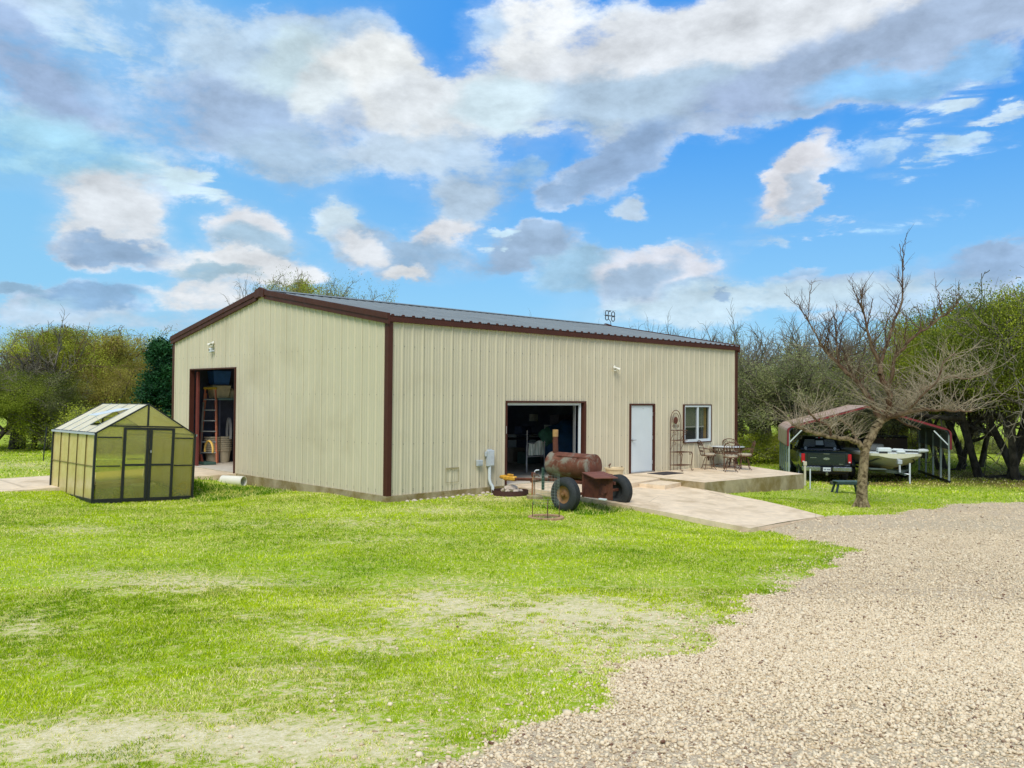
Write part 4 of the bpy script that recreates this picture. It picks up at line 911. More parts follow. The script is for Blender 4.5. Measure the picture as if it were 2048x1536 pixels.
# ------------------------------------------------------------------ barrel smoker on a trailer
AX = 3.36
pn = atX(1187, 934, AX); YN = pn.y; ZB = pn.z; YF = YN+1.27
gz = H(AX, -3.3)
sm = thing('barrel_smoker', 'rusty barrel smoker trailer with chimney and two rubber tyres', 'barbecue smoker', (AX, YN, gz)); zb = ZB-gz; RB = .295; ln = YF-YN
mbs(lambda b: b.lathe([(0, -.02), (RB*.97, -.02), (RB*1.02, -.01), (RB*1.02, .012), (RB, .015), (RB, ln-.015), (RB*1.02, ln-.012), (RB*1.02, ln+.01), (RB*.97, ln+.02), (0, ln+.02)], 40, (0, 0, zb), 'y'), 'barrel', M['rust2'], sm, True)
def ledge(b):
    b.tube([(-RB*.72, .06, zb+RB*.72), (-RB*.72, ln-.3, zb+RB*.72)], .012, 6); b.tube([(RB*1.0, .03, zb+.02), (RB*1.04, ln-.1, zb+.02)], .016, 6)
    for y_ in (.25, .8): b.bbox(-RB*.80, -RB*.68, y_, y_+.08, zb+RB*.66, zb+RB*.8, .01)
mbs(ledge, 'lid_hinge', M['rust'], sm)
yc = ln-.10
mbs(lambda b: (b.tube([(-.05, yc-.02, zb+RB*.72), (-.05, yc, zb+.62), (-.045, yc, zb+.66)], [.068, .062, .062], 16), b.lathe([(.064, zb+.54), (.072, zb+.54), (.072, zb+.57), (.064, zb+.57)], 16, (-.05, yc, 0))), 'chimney', M['rust'], sm, True)
mbs(lambda b: b.lathe([(.0, zb+.66), (.068, zb+.66), (.068, zb+.83), (.058, zb+.83), (.058, zb+.67), (0, zb+.67)], 16, (-.045, yc, 0)), 'chimney_cap', mat('tan_rust', (.38, .22, .08), .7, 0, .2, 12), sm, True)
fx0, fx1, fy0, fy1, fz0, fz1 = -.36, .26, -.60, -.03, .19, zb-.12
fbp = [(-.36, .02), (-.36, -.87), (.06, -.52), (.26, .02)]
FA, FB_ = .053-gz, .580-gz
mbs(lambda b: (b.prism(fbp, FA, FB_), b.bbox(-.375, -.345, -.03, .03, FA-.01, FB_+.02, .006)), 'firebox', M['rust'], sm)
L1, L2, L3, L4 = (atX(1163.5, 946, AX-.37), atX(1189, 957.5, AX-.62), atY(1236, 957, YN-1.02), atY(1207, 944.5, YN-.32))
def lidf(b):
    b.hexa([(fx0-.02, fy1-.02, fz1+.055), (fx1+.04, fy1-.02, fz1+.055), (fx1+.04, fy0-.16, fz1-.045), (fx0-.02, fy0-.16, fz1-.045)][::-1], [(fx0-.02, fy1-.02, fz1+.072), (fx1+.04, fy1-.02, fz1+.072), (fx1+.04, fy0-.16, fz1-.03), (fx0-.02, fy0-.16, fz1-.03)][::-1])
def lidf(b):
    q = [Vector((v.x-AX, v.y-YN, v.z-gz)) for v in (L1, L2, L3, L4)]; b.hexa(q, [v+Vector((0, 0, .02)) for v in q])
mbs(lidf, 'firebox_shelf', mat('flat_rust', (.17, .060, .038), .75, 0, .2, 7), sm)
def damper(b):
    b.lathe([(0, -.38), (.12, -.38), (.12, -.362), (0, -.362)], 24, (0, -.60, FA+.20), 'x'); b.tube([(-.37, -.68, FA+.16), (-.42, -.68, FA+.14)], .014, 8); b.bbox(-.45, -.41, -.70, -.66, FA+.12, FA+.17, .006)
mbs(damper, 'damper', M['rust'], sm, True)
mbs(lambda b: b.bbox(-.44, -.365, -.72, -.52, FA-.02, FA+.02, .008), 'licence_bracket', M['white'], sm)
def chassis(b):
    za = .36
    b.bbox(atY(1131, 986, YN).x-AX, atY(1236, 980, YN).x-AX, -.03, .03, za-.03, za+.03, .006)
    for x_ in (-.24, .24): b.bbox(x_-.03, x_+.03, -.45, ln+.1, zb-RB-.10, zb-RB-.03, .006)
    for y_ in (0.02, ln-.1): b.bbox(-.27, .27, y_-.03, y_+.03, zb-RB-.10, zb-RB+.03, .006)
    for x_ in (-.24, .24): b.bbox(x_-.025, x_+.025, -.025, .025, za, zb-RB-.05, .004)
    b.tube([(-.24, ln+.05, zb-RB-.07), (0, ln+.75, .46)], .035, 6); b.tube([(.24, ln+.05, zb-RB-.07), (0, ln+.75, .46)], .035, 6)
    b.tube([(0, ln*.5, zb-RB-.06), (0, ln+1.35, .47)], .042, 6)
mbs(chassis, 'chassis', M['rust'], sm)
mbs(lambda b: b.bbox(-.34, -.28, ln+.02, ln+.08, .33, .86, .008), 'jack_stand', mat('green_paint', (.03, .07, .05), .5), sm)
mbs(lambda b: (b.bbox(-.075, .075, ln+1.30, ln+1.72, .42, .54, .03), b.tube([(0, ln+1.68, .5), (0, ln+1.86, .49)], [.06, .045], 10), b.bbox(-.03, .03, ln+1.40, ln+1.60, .54, .59, .012)), 'coupler', mat('yellow_paint', (.62, .33, .03), .55, 0, .2, 12, (.2, .09, .03), (.5, .7), 10), sm)
TR = .385
def tyre(b, sg):
    w_ = .115; prof = [(.20, -w_*.8), (.23, -w_*1.0), (.30, -w_*1.06), (.345, -w_*.86), (TR, -w_*.62), (TR, -w_*.42), (TR-.012, -w_*.40), (TR-.012, -w_*.32), (TR, -w_*.30), (TR, -w_*.06), (TR-.012, -w_*.04), (TR-.012, w_*.04), (TR, w_*.06), (TR, w_*.30), (TR-.012, w_*.32), (TR-.012, w_*.40), (TR, w_*.42), (TR, w_*.62), (.345, w_*.86), (.30, w_*1.06), (.23, w_), (.20, w_*.8)]
    b.lathe(prof, 44, (0, 0, 0), 'x', closed=True)
def rim(b, sg):
    b.lathe([(.205, -.09), (.215, -.085), (.205, -.07), (.17, -.045), (.13, -.03), (.10, -.035), (.07, -.055), (.05, -.06), (.045, -.11), (.02, -.125), (0, -.125)], 32, (0, 0, 0), 'x')
    for k in range(5):
        a = 2*math.pi*k/5; b.lathe([(0, -.06), (.012, -.06), (.012, -.035), (0, -.035)], 6, (0, .075*math.cos(a), .075*math.sin(a)), 'x')
wlp = []
AXL = (atY(1131, 986, YN).x-AX, atY(1236, 980, YN).x-AX)
for sg, x_ in ((1, AXL[0]), (-1, AXL[1])):
    gz2 = H(AX+x_, YN)-gz
    w_ = bpy.data.objects.new('wheel', None); COL.objects.link(w_); w_.parent = sm; w_.location = (x_, .0, gz2+TR-.02); w_.rotation_euler = (0, 0, 0 if sg > 0 else math.pi)
    mbs(lambda b: tyre(b, sg), 'tyre', M['rubber'], w_, True); mbs(lambda b: b.lathe([(.205, .09), (.2, .0), (.13, -.02), (0, -.02)], 32, (0, 0, 0), 'x'), 'wheel_back', M['rubber'], w_, True); mbs(lambda b: rim(b, sg), 'rim', mat('rusty_rim', (.22, .11, .035), .6, .1, .3, 14), w_, True)
# ------------------------------------------------------------------ by the white door
px_ = atY(1229, 950, -.42).x
t_ = thing('planter_tub', 'low beige round tub with a bird figure beside the white door', 'tub', (px_, -.42, -.02))
mbs(lambda b: b.lathe([(0, 0), (.22, 0), (.275, .25), (.30, .25), (.30, .29), (.27, .29), (.26, .26), (0, .26)], 32), 'tub', mat('beige_plastic', (.62, .50, .30), .6), t_, True)
mbs(lambda b: (b.tube([(0, .2, .28), (0, .2, .33)], .012, 6), b.tube([(-.04, .2, .33), (0, .2, .345), (.05, .2, .38), (.06, .2, .40)], [.008, .028, .022, .01], 8)), 'bird_figure', M['iron'], t_, True)
mbs(lambda b: (b.tube([(.27, -.02, .24), (.33, -.02, .27), (.31, -.02, .31)], .018, 8)), 'handle', M['iron'], t_, True)
for k_, (px, py, Y_, w_, h_, cl, lb) in enumerate(((1030, 890, 5.5, .30, .5, (.30, .26, .20), 'tan carton low at the left in the dark workshop'), (1046, 868, 6., .26, .3, (.10, .12, .22), 'small navy carton above the tan one in the dark workshop'), (1120, 850, 6.2, .34, .4, (.22, .20, .24), 'dull violet carton high at the right in the dark workshop'), (1058, 905, 4.8, .35, .4, (.08, .14, .12), 'dark green carton on the workshop floor beside the towel rack'))):
    p_ = atY(px, py, Y_); zf = min(p_.z, 9) if k_ in (1, 2) else .003
    b = MB(); b.bbox(-w_, w_, -w_*.7, w_*.7, 0, h_, .01); b.box(-w_*.05, w_*.05, -w_*.705, w_*.705, h_*.1, h_+.002); tag(b.build('carton', mat('carton_board', cl, .8), None, loc=(p_.x, p_.y, zf)), lb, 'box')
    if k_ in (1, 2):
        b = MB(); b.bbox(-.6, .6, -.25, .25, -.03, 0, .005)
        for q_ in (-.55, .55): b.box(q_-.02, q_+.02, -.2, .2, -p_.z+.003, -.03)
        tag(b.build('metal_shelf', M['grey'], None, loc=(p_.x, p_.y, p_.z-.001)), 'grey metal shelf under the '+('navy' if k_ == 1 else 'violet')+' carton in the dark workshop', 'shelf')
inst('door_mat', 'dark doormat on the landing at the white door', 'doormat', (10.15, -.60, -.012), lambda b: b.bbox(-.52, .52, -.32, .32, -.01, .012, .006), mat('mat_fibre', (.035, .028, .028), .95, 0, .3, 40, bump=.1), 0, False)
# ------------------------------------------------------------------ wrought iron rack
rp = atY(1352, 942, -.12)
rk_ = thing('iron_rack', 'tall arched wrought iron shelf rack standing against the long wall', 'plant rack', (rp.x, -.10, -.01)); mi = M['iron']
hw = .29
def archf(b):
    pts = [(-hw, 0, 0), (-hw, 0, 1.62)]+[(-hw*math.cos(a), 0, 1.62+.33*math.sin(a)) for a in np.linspace(0, math.pi, 14)]+[(hw, 0, 1.62), (hw, 0, 0)]
    b.tube(pts, .013, 6); pts = [(-hw*.72*math.cos(a), 0, 1.56+.30*math.sin(a)) for a in np.linspace(0, math.pi, 12)]; b.tube(pts, .009, 5)
    for x_ in (-.1, .1): b.tube([(x_, 0, 0), (x_, 0, 1.30)], .008, 5)
mbs(archf, 'frame', mi, rk_)
mbs(lambda b: b.lathe([(0, -.02), (.10, -.018), (.12, 0), (.10, .018), (0, .02)], 20, (0, 0, 1.62), 'y'), 'medallion', M['rust'], rk_, True)
def spiral(b, cx, y, cz, r0_, tn_, sg=1, ax='x', rad=.008):
    pts = []
    for a in np.linspace(0, tn_*2*math.pi, int(16*tn_)):
        r_ = r0_*(1-a/(tn_*2*math.pi)*.8); pts.append((cx+sg*r_*math.cos(a), y, cz+r_*math.sin(a)) if ax == 'x' else (cx, y+sg*r_*math.cos(a), cz+r_*math.sin(a)))
    b.tube(pts, rad, 5)
def shelves(b, z_, dp):
    b.tube([(-hw, 0, z_), (hw, 0, z_), (hw, -dp, z_), (-hw, -dp, z_)], .011, 5, closed=True)
    for k in range(1, 6): b.tube([(-hw+k*hw/3, 0, z_), (-hw+k*hw/3, -dp, z_)], .005, 4)
for z_, dp in ((1.30, .26), (.98, .26), (.60, .42), (.18, .42)): mbs(lambda b: shelves(b, z_, dp), 'shelf', mi, rk_)
def scr(b):
    for x_ in (-hw, hw):
        for z_ in (1.30, .98): spiral(b, x_, -.16, z_-.10, .07, 1.4, 1, 'y'); b.tube([(x_, -.10, z_-.14), (x_, -.01, z_-.30)], .008, 5)
    for x_ in (-.12, .12): spiral(b, x_, -.0, 1.42, .06, 1.4, 1 if x_ > 0 else -1)
mbs(scr, 'scrollwork', mi, rk_)
for x_ in (-hw, hw):
    def lg(b): b.tube([(x_, -.42, .60), (x_, -.46, .54), (x_, -.43, .35), (x_, -.40, .12), (x_, -.42, .02), (x_, -.47, .01), (x_, -.48, .05)], .013, 6); spiral(b, x_, -.37, .54, .055, 1.3, -1, 'y')
    mbs(lg, 'leg', mi, rk_)
# ------------------------------------------------------------------ patio table and chairs
tc = at(1454, 936.5, -.03)
tb = thing('patio_table', 'round glass topped patio table with lattice iron apron', 'table', (tc.x, tc.y, -.03))
mbs(lambda b: b.lathe([(0, .735), (.58, .735), (.59, .741), (.58, .747), (0, .747)], 40), 'table_top', mat('table_glass', (.62, .66, .66), .12, 0, .05), tb, True)
def apron(b):
    for z_ in (.72, .52): b.tube([(.47*math.cos(a), .47*math.sin(a), z_) for a in np.linspace(0, 2*math.pi, 28, endpoint=False)], .014, 6, closed=True)
    for k in range(28):
        a, c = 2*math.pi*k/28, 2*math.pi*(k+1)/28
        b.tube([(.47*math.cos(a), .47*math.sin(a), .72), (.47*math.cos(c), .47*math.sin(c), .52)], .007, 4); b.tube([(.47*math.cos(a), .47*math.sin(a), .52), (.47*math.cos(c), .47*math.sin(c), .72)], .007, 4)
mbs(apron, 'apron', mi, tb)
for k in range(4):
    a = R(20+90*k); mbs(lambda b: b.tube([(.47*math.cos(a), .47*math.sin(a), .72), (.46*math.cos(a), .46*math.sin(a), .3), (.47*math.cos(a), .47*math.sin(a), 0)], .019, 8), 'leg', mi, tb)
mbs(lambda b: [b.tube([(.46*math.cos(R(20+90*k)), .46*math.sin(R(20+90*k)), .12), (.46*math.cos(R(110+90*k)), .46*math.sin(R(110+90*k)), .12)], .010, 5) for k in range(4)], 'stretcher', mi, tb)
cush = mat('sand_cushion', (.42, .36, .25), .9, 0, .15, 12)
def make_chair():
    c_ = thing('patio_chair', 'x', 'chair', (0, 0, 0), 0, 'patio chairs')
    mbs(lambda b: b.lathe([(0, .47), (.20, .47), (.235, .49), (.235, .52), (.20, .545), (0, .55)], 28), 'seat', cush, c_, True)
    mbs(lambda b: (b.tube([(.235*math.cos(a), .235*math.sin(a), .465) for a in np.linspace(0, 2*math.pi, 24, endpoint=False)], .014, 6, closed=True), b.cyl((0, 0, .30), (0, 0, .465), .03, 10)), 'seat_frame', mi, c_, True)
    def back(b):
        pts = [(-.20, -.20, .47), (-.24, -.24, .66), (-.24, -.29, .84)]+[(-.24*math.cos(a), -.30-.02*math.sin(a), .84+.12*math.sin(a)) for a in np.linspace(.2, math.pi-.2, 9)]+[(.24, -.29, .84), (.24, -.24, .66), (.20, -.20, .47)]
        b.tube(pts, .014, 6); b.tube([(-.24, -.26, .72), (.24, -.26, .72)], .009, 5)
        for x_ in (-.13, .13): spiral(b, x_, -.29, .84, .085, 1.5, 1 if x_ > 0 else -1, rad=.009)
        for x_ in (-.12, 0, .12): spiral(b, x_, -.24, .60, .055, 1.3, 1, rad=.008)
        for k in range(5):
            a = R(90+72*k); c = R(90+72*(k+2)); b.tube([(.05*math.cos(a), -.295, .84+.05*math.sin(a)), (.05*math.cos(c), -.295, .84+.05*math.sin(c))], .006, 4)
    mbs(back, 'backrest', mi, c_)
    for sx_ in (-1, 1): mbs(lambda b: b.tube([(sx_*.245, -.24, .70), (sx_*.27, -.05, .70), (sx_*.26, .10, .66), (sx_*.235, .16, .58), (sx_*.2, .13, .48)], .013, 6), 'armrest', mi, c_)
    for k in range(4):
        a = R(45+90*k); cs, sn = math.cos(a), math.sin(a)
        mbs(lambda b: b.tube([(.03*cs, .03*sn, .42), (.12*cs, .12*sn, .40), (.17*cs, .17*sn, .28), (.22*cs, .22*sn, .08), (.29*cs, .29*sn, .005)], .012, 6), 'leg', mi, c_)
    mbs(lambda b: b.tube([(.205*math.cos(a), .205*math.sin(a), .15) for a in np.linspace(0, 2*math.pi, 20, endpoint=False)], .009, 5, closed=True), 'foot_ring', mi, c_)
    return c_
ch0 = make_chair()
for i, (px, py, rzd, lb) in enumerate([(1417, 939, -128, 'iron swivel chair left of the table, nearest the window'), (1461, 943.5, -50, 'iron swivel chair in front of the table with its back to the lawn'), (1489, 939.5, 38, 'iron swivel chair at the far right end of the table'), (1449, 932.5, 140, 'iron swivel chair between the table and the wall')]):
    p_ = at(px, py, -.03); c_ = ch0 if i == 0 else copy_tree(ch0); c_.location = (p_.x, min(p_.y, -.42), -.03); c_.rotation_euler = (0, 0, R(rzd)); c_['label'] = lb
# stubs at the patio corner
p_ = Vector((14.30, -3.28, H(14.3, -3.28)))
inst('white_pipe_stub', 'thin white pipe standing against the outer corner of the patio', 'pipe', p_, lambda b: b.tube([(0, 0, -.05), (0, 0, .64)], .022, 8), M['white'])
p_ = gxy(1610.5, 29.5)
inst('rain_gauge_post', 'pale wooden gauge post with white top just past the patio corner', 'post', p_, lambda b: (b.bbox(-.035, .035, -.02, .02, -.05, .72, .006), b.bbox(-.06, .06, -.03, .03, .70, .84, .01)), mat('pale_post', (.50, .46, .34), .7), R(-45), False)
# dark bench below the pecan
p_ = ground(1693, 987)
bn = thing('garden_bench', 'low dark green slatted bench with splayed legs beside the pecan trunk', 'bench', p_, R(-44))
bg_m = mat('dark_green_wood', (.020, .050, .045), .6, 0, .25, 9)
mbs(lambda b: [b.bbox(-.38, .40, -.20+.1*k, -.115+.1*k, .36, .395, .008) for k in range(4)], 'seat', mat('worn_green_wood', (.06, .11, .09), .55, 0, .3, 9), bn)
mbs(lambda b: (b.bbox(-.36, .38, -.205, -.18, .29, .36, .008), b.bbox(-.36, .38, .16, .185, .29, .36, .008)), 'rail', bg_m, bn)
for x_ in (-1, 1):
    for y_ in (-1, 1): mbs(lambda b: b.hexa([(x_*.40-.03, y_*.2-.025, -.03), (x_*.40+.03, y_*.2-.025, -.03), (x_*.40+.03, y_*.2+.025, -.03), (x_*.40-.03, y_*.2+.025, -.03)], [(x_*.29-.03, y_*.13-.025, .36), (x_*.29+.03, y_*.13-.025, .36), (x_*.29+.03, y_*.13+.025, .36), (x_*.29-.03, y_*.13+.025, .36)]), 'leg', bg_m, bn)
p_ = gxy(1699, 33.2)
inst('timber_beam', 'long dark timber lying on the ground in front of the truck', 'timber', (p_.x, p_.y, p_.z+.04), lambda b: b.bbox(-.72, .72, -.08, .08, 0, .13, .015), mat('dark_timber', (.05, .055, .045), .8), R(-48), False)
# ------------------------------------------------------------------ inside the gable opening
ld_ = thing('step_ladder', 'tall orange step ladder with yellow top inside the gable opening', 'ladder', (0, 0, 0))
lb_ = at(414, 925, 0); _q = atY(415, 920, 11.42); lx, ly = _q.x, 11.42
ld_.location = (lx, ly, .001); ld_.rotation_euler = (0, 0, R(-40))
orange = mat('orange_fibreglass', (.95, .30, .16), .5, 0, .2, 9)
for sx_ in (-1, 1):
    mbs(lambda b: b.tube([(sx_*.30, 0, 0), (sx_*.17, .24, 2.50)], .036, 4), 'rail', orange, ld_); mbs(lambda b: b.tube([(sx_*.31, .16, 0), (sx_*.17, .38, 2.36)], .022, 4), 'back_rail', orange, ld_)
for k in range(1, 7):
    f_ = k/7; w_ = .30-.13*f_; mbs(lambda b: b.bbox(-w_, w_, .24*f_-.05, .24*f_+.06, 2.5*f_-.018, 2.5*f_+.018, .004), 'step', mat('alloy', (.6, .62, .6), .5, .2), ld_)
mbs(lambda b: b.bbox(-.22, .22, .14, .42, 2.49, 2.57, .02), 'top_cap', mat('yellow_cap', (.95, .60, .05), .5), ld_)
potm = mat('nursery_pot', (.62, .54, .37), .65, 0, .12, 8)
def pot(b): b.lathe([(0, 0), (.19, 0), (.235, .40), (.28, .405), (.28, .440), (.25, .445), (.24, .41), (.18, .02), (0, .02)], 28)
for nm, X_, px, n_, dz_, nlab in (('a', .62, 446, 7, .072, 'right hand'), ('b', .95, 416.5, 7, .072, 'left hand')):
    _f = at(px, 924, 0); X_, y_ = _f.x, min(_f.y, 11.6)
    for k in range(n_):
        lab = 'cream nursery pot in the nested stack %s' % ('nearest the right jamb of the gable opening' if nm == 'a' else 'behind the ladder in the gable opening')
        if nm == 'a' and k == 0: p0 = inst('nursery_pot', '', 'plant pot', (X_, y_, .003), pot, potm)
        o = p0 if (nm == 'a' and k == 0) else p0.copy()
        if o.name not in COL.objects: COL.objects.link(o)
        o.location = (X_+.004*math.sin(k*2), y_+.004*math.cos(k*3), .003+k*dz_+(0.0 if k else 0)); o['label'] = lab; o['group'] = 'nested pots '+('by the jamb' if nm == 'a' else 'behind the ladder'); o['category'] = 'plant pot'
YS = 11.72; xa_, xb_ = atY(430, 800, YS).x, atY(476, 800, YS).x
sh = thing('storage_shelf', 'green painted shelf inside the gable opening', 'shelf', (xa_, YS, 0), 0); wd_ = xb_-xa_
zS = atY(450, 796, YS).z
mbs(lambda b: b.bbox(0, wd_, -.3, .3, zS-.07, zS, .01), 'board', mat('teal_board', (.22, .36, .34), .7), sh)
for (a, c) in ((.05, -.25), (.05, .25), (wd_-.05, -.25), (wd_-.05, .25)): mbs(lambda b: b.box(a-.025, a+.025, c-.025, c+.025, .003, zS-.07), 'post', M['darkroom'], sh)
xc_ = atY(438, 780, YS).x
t_ = thing('storage_bin', 'cream plastic storage bin with lid on the shelf', 'storage bin', (xc_, YS, zS+.001)); cb = mat('cream_bin', (.75, .65, .40), .6)
mbs(lambda b: b.hexa([(-.26, -.2, 0), (.26, -.2, 0), (.26, .2, 0), (-.26, .2, 0)], [(-.32, -.24, .42), (.32, -.24, .42), (.32, .24, .42), (-.32, .24, .42)]), 'bin', cb, t_); mbs(lambda b: b.bbox(-.34, .34, -.26, .26, .421, .46, .01), 'lid', mat('bin_lid', (.10, .11, .10), .6), t_)
t_ = thing('blue_tote', 'blue storage tote stacked on the cream bin', 'storage bin', (xc_, YS, zS+.463))
mbs(lambda b: b.hexa([(-.26, -.2, 0), (.26, -.2, 0), (.26, .2, 0), (-.26, .2, 0)], [(-.32, -.24, .45), (.32, -.24, .45), (.32, .24, .45), (-.32, .24, .45)]), 'bin', mat('blue_bin', (.05, .18, .5), .5), t_); mbs(lambda b: b.bbox(-.33, .33, -.25, .25, .451, .48, .01), 'lid', mat('blue_lid', (.03, .1, .3), .5), t_)
inst('white_jug', 'pale round jug standing on the shelf right of the bins', 'jug', (atY(463, 790, YS).x, YS, zS+.001), lambda b: b.lathe([(0, 0), (.15, 0), (.16, .2), (.13, .27), (.05, .29), (.05, .33), (0, .33)], 20), cb)
inst('long_plank', 'grey plank leaning left of the step ladder', 'plank', (atY(399, 920, 11.5).x, 11.5, .003), lambda b: b.hexa([(-.02, -.04, 0), (.02, -.04, 0), (.02, .04, 0), (-.02, .04, 0)], [(.12, .05, 2.05), (.16, .05, 2.05), (.16, .13, 2.05), (.12, .13, 2.05)]), mat('grey_plank', (.30, .30, .27), .8), 0, False)
inst('hanging_hose', 'loose loops of pale hose hanging under the shelf', 'hose', (atY(458, 860, 11.3).x, 11.3, 0), lambda b: [b.tube([(0, .14*math.cos(a)+.05*q, 1.0+.52*math.sin(a)) for a in np.linspace(-.4, 3.5, 16)], .016, 6) for q in (-1, 0.3, 1.4)], mat('pale_hose', (.36, .36, .34), .6))
inst('garden_broom', 'old red broom leaning on the left stack of pots', 'broom', (.55, atX(400, 900, .55).y, .003), lambda b: (b.tube([(.1, .16, 1.05), (0, .02, .3), (0, -.05, .18)], .016, 6), b.hexa([(-.03, -.24, 0), (.05, -.24, 0), (.05, .02, 0), (-.03, .02, 0)], [(-.02, -.08, .32), (.03, -.08, .32), (.03, .03, .32), (-.02, .03, .32)])), mat('red_bristle', (.28, .07, .04), .8), 0, False)
inst('green_crate', 'flat dark green crate on the floor below the pots behind the ladder', 'crate', (.62, atX(412, 925, .62).y, .003), lambda b: (b.bbox(-.2, .2, -.35, .35, 0, .09, .01)), mat('teal_crate', (.05, .11, .09), .6), 0, False)
inst('yellow_strap', 'curved yellow arch hung over the pots behind the ladder', 'strap', (.63, atX(418, 880, .63).y, 0), lambda b: b.tube([(0, .30*math.cos(a), .48+.30*math.sin(a)) for a in np.linspace(-.25, math.pi+.25, 18)], .035, 5), mat('yellow_strap', (.8, .52, .12), .6))
# ------------------------------------------------------------------ inside the overhead door
def In(px, py, Y): p_ = atY(px, py, Y); return p_
p_ = In(1073, 905, 2.2)
t_ = thing('clothes_rack', 'metal rack with a striped pale towel hanging in the dark workshop', 'rack', (p_.x, 2.2, .002))
mbs(lambda b: (b.tube([(-.42, 0, 0), (-.42, 0, 1.30)], .016, 6), b.tube([(.36, 0, 0), (.36, 0, .95)], .014, 6), b.tube([(-.42, 0, .90), (.40, 0, .90)], .012, 6), b.tube([(-.42, 0, .48), (.36, 0, .48)], .012, 6), b.tube([(-.54, -.1, .1), (-.53, -.1, .85)], .022, 6)), 'frame', mat('pale_tube', (.5, .5, .5), .5), t_)
def towel(b):
    n_ = 16
    for i in range(n_):
        b.mi = i % 2
        for j in range(5):
            def T(u, v): x = -.36+.68*u; return (x, -.03+.03*math.sin(u*14+v*2), .92-.05*math.sin(u*7)*(1-v)-.40*v)
            b.add([T(i/n_, j/5), T((i+1)/n_, j/5), T((i+1)/n_, (j+1)/5), T(i/n_, (j+1)/5)], [(0, 3, 2, 1)])
mbs(towel, 'towel', [mat('towel_pale', (.8, .85, .75), .9), mat('towel_green', (.5, .6, .5), .9)], t_, True)
for nm, lb, ct, px, py, Y_, sz, cl in (('paint_can', 'pale paint can high on a dark workshop shelf', 'can', 1067, 842, 5.2, .16, (.5, .5, .45)), ('glass_jar', 'pale jar on the workbench in the dark workshop', 'jar', 1096, 862, 4., .14, (.6, .65, .6)), ('green_bag', 'dull green bag hanging above the towel rack', 'bag', 1092, 872, 3., .22, (.10, .3, .2)), ('blue_tarp', 'blue tarp bundle behind the smoker in the dark workshop', 'tarp', 1130, 895, 3.4, .75, (.04, .14, .32))):
    p_ = In(px, py, Y_)
    def pk(b):
        if nm in ('paint_can', 'glass_jar'): b.lathe([(0, 0), (sz, 0), (sz*1.02, .02), (sz, .04), (sz, sz*1.5), (sz*1.03, sz*1.53), (0, sz*1.55)], 20)
        else: rock_mesh(b, sz, 7 if nm == 'green_bag' else 9, 1.25, 3)
    o = inst(nm, lb, ct, (p_.x, p_.y, p_.z), pk, mat(nm+'_paint', cl, .6, 0, .3, 5))
t_ = thing('workbench', 'long dark workbench at the back of the workshop', 'workbench', (8.6, 4.9, .003)); t_.rotation_euler = (0, 0, R(-20)); wdm = mat('dark_bench', (.03, .03, .035), .8)
mbs(lambda b: b.bbox(-1.6, 1.4, -.35, .35, .85, .91, .01), 'bench_top', wdm, t_)
for (a, c) in ((-1.5, -.3), (-1.5, .3), (1.3, -.3), (1.3, .3)): mbs(lambda b: b.box(a-.04, a+.04, c-.04, c+.04, 0, .85), 'leg', wdm, t_)
# ------------------------------------------------------------------ carport
cp = thing('carport', 'open metal carport with faded red roof over the truck and boat', 'carport', (23.476, -1.209, -.953), R(32.14)); CW, CL, chp, che, chr_ = 3.157, 5.4, 1.312, 2.075, 3.012
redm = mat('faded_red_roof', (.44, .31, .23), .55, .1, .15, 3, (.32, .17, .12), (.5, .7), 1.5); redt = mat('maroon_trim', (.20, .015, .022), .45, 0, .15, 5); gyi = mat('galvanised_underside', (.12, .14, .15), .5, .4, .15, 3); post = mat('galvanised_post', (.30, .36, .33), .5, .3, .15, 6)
prof = [(CW, chp), (CW, che-.13), (CW-.03, che-.04), (CW-.10, che+.02), (CW-.22, che+.065), (0, chr_), (-CW+.22, che+.065), (-CW+.10, che+.02), (-CW+.03, che-.04), (-CW, che-.13), (-CW, chp)]
def shell(b, off, x0, x1, sc=1):
    pr_ = [(y*(1+off/CW), z+off*(1 if abs(y) < CW-.2 else 0)) for y, z in prof]
    nx = 24; xs = [x0+(x1-x0)*k/nx for k in range(nx+1)]
    vs = []; fs = []
    for k, x in enumerate(xs):
        w = .0 if k % 2 else .035
        for (y, z) in pr_: r_ = math.hypot(y, z-1); vs.append((x, y*(1+w*sc/CW), z+w*sc*(1 if abs(y) < CW-.1 else 0)))
    m = len(pr_)
    for k in range(nx):
        for i in range(m-1): fs.append((k*m+i, k*m+i+1, (k+1)*m+i+1, (k+1)*m+i))
    b.add(vs, fs)
mbs(lambda b: shell(b, .012, -.05, CL+.05), 'roof', redm, cp)
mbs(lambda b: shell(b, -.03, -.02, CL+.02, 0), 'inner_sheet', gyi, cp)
def trimf(b):
    for x_ in (-.07, CL+.05):
        for (p_, q_) in zip(prof[:-1], prof[1:]):
            P_, Q_ = Vector((p_[0], p_[1])), Vector((q_[0], q_[1])); k_ = lambda v, s_: (v[0]*(1+s_/CW), v[1]+(s_ if abs(v[0]) < CW-.2 else 0))
            a0, a1, b0, b1 = k_(P_, .03), k_(P_, -.04), k_(Q_, .03), k_(Q_, -.04)
            b.hexa([(x_, *a0), (x_, *a1), (x_, *b1), (x_, *b0)], [(x_+.02, *a0), (x_+.02, *a1), (x_+.02, *b1), (x_+.02, *b0)])
    b.box(-.05, CL+.05, CW, CW+.03, chp-.02, chp+.03); b.box(-.05, CL+.05, -CW-.03, -CW, chp-.02, chp+.03)
mbs(trimf, 'trim', redt, cp)
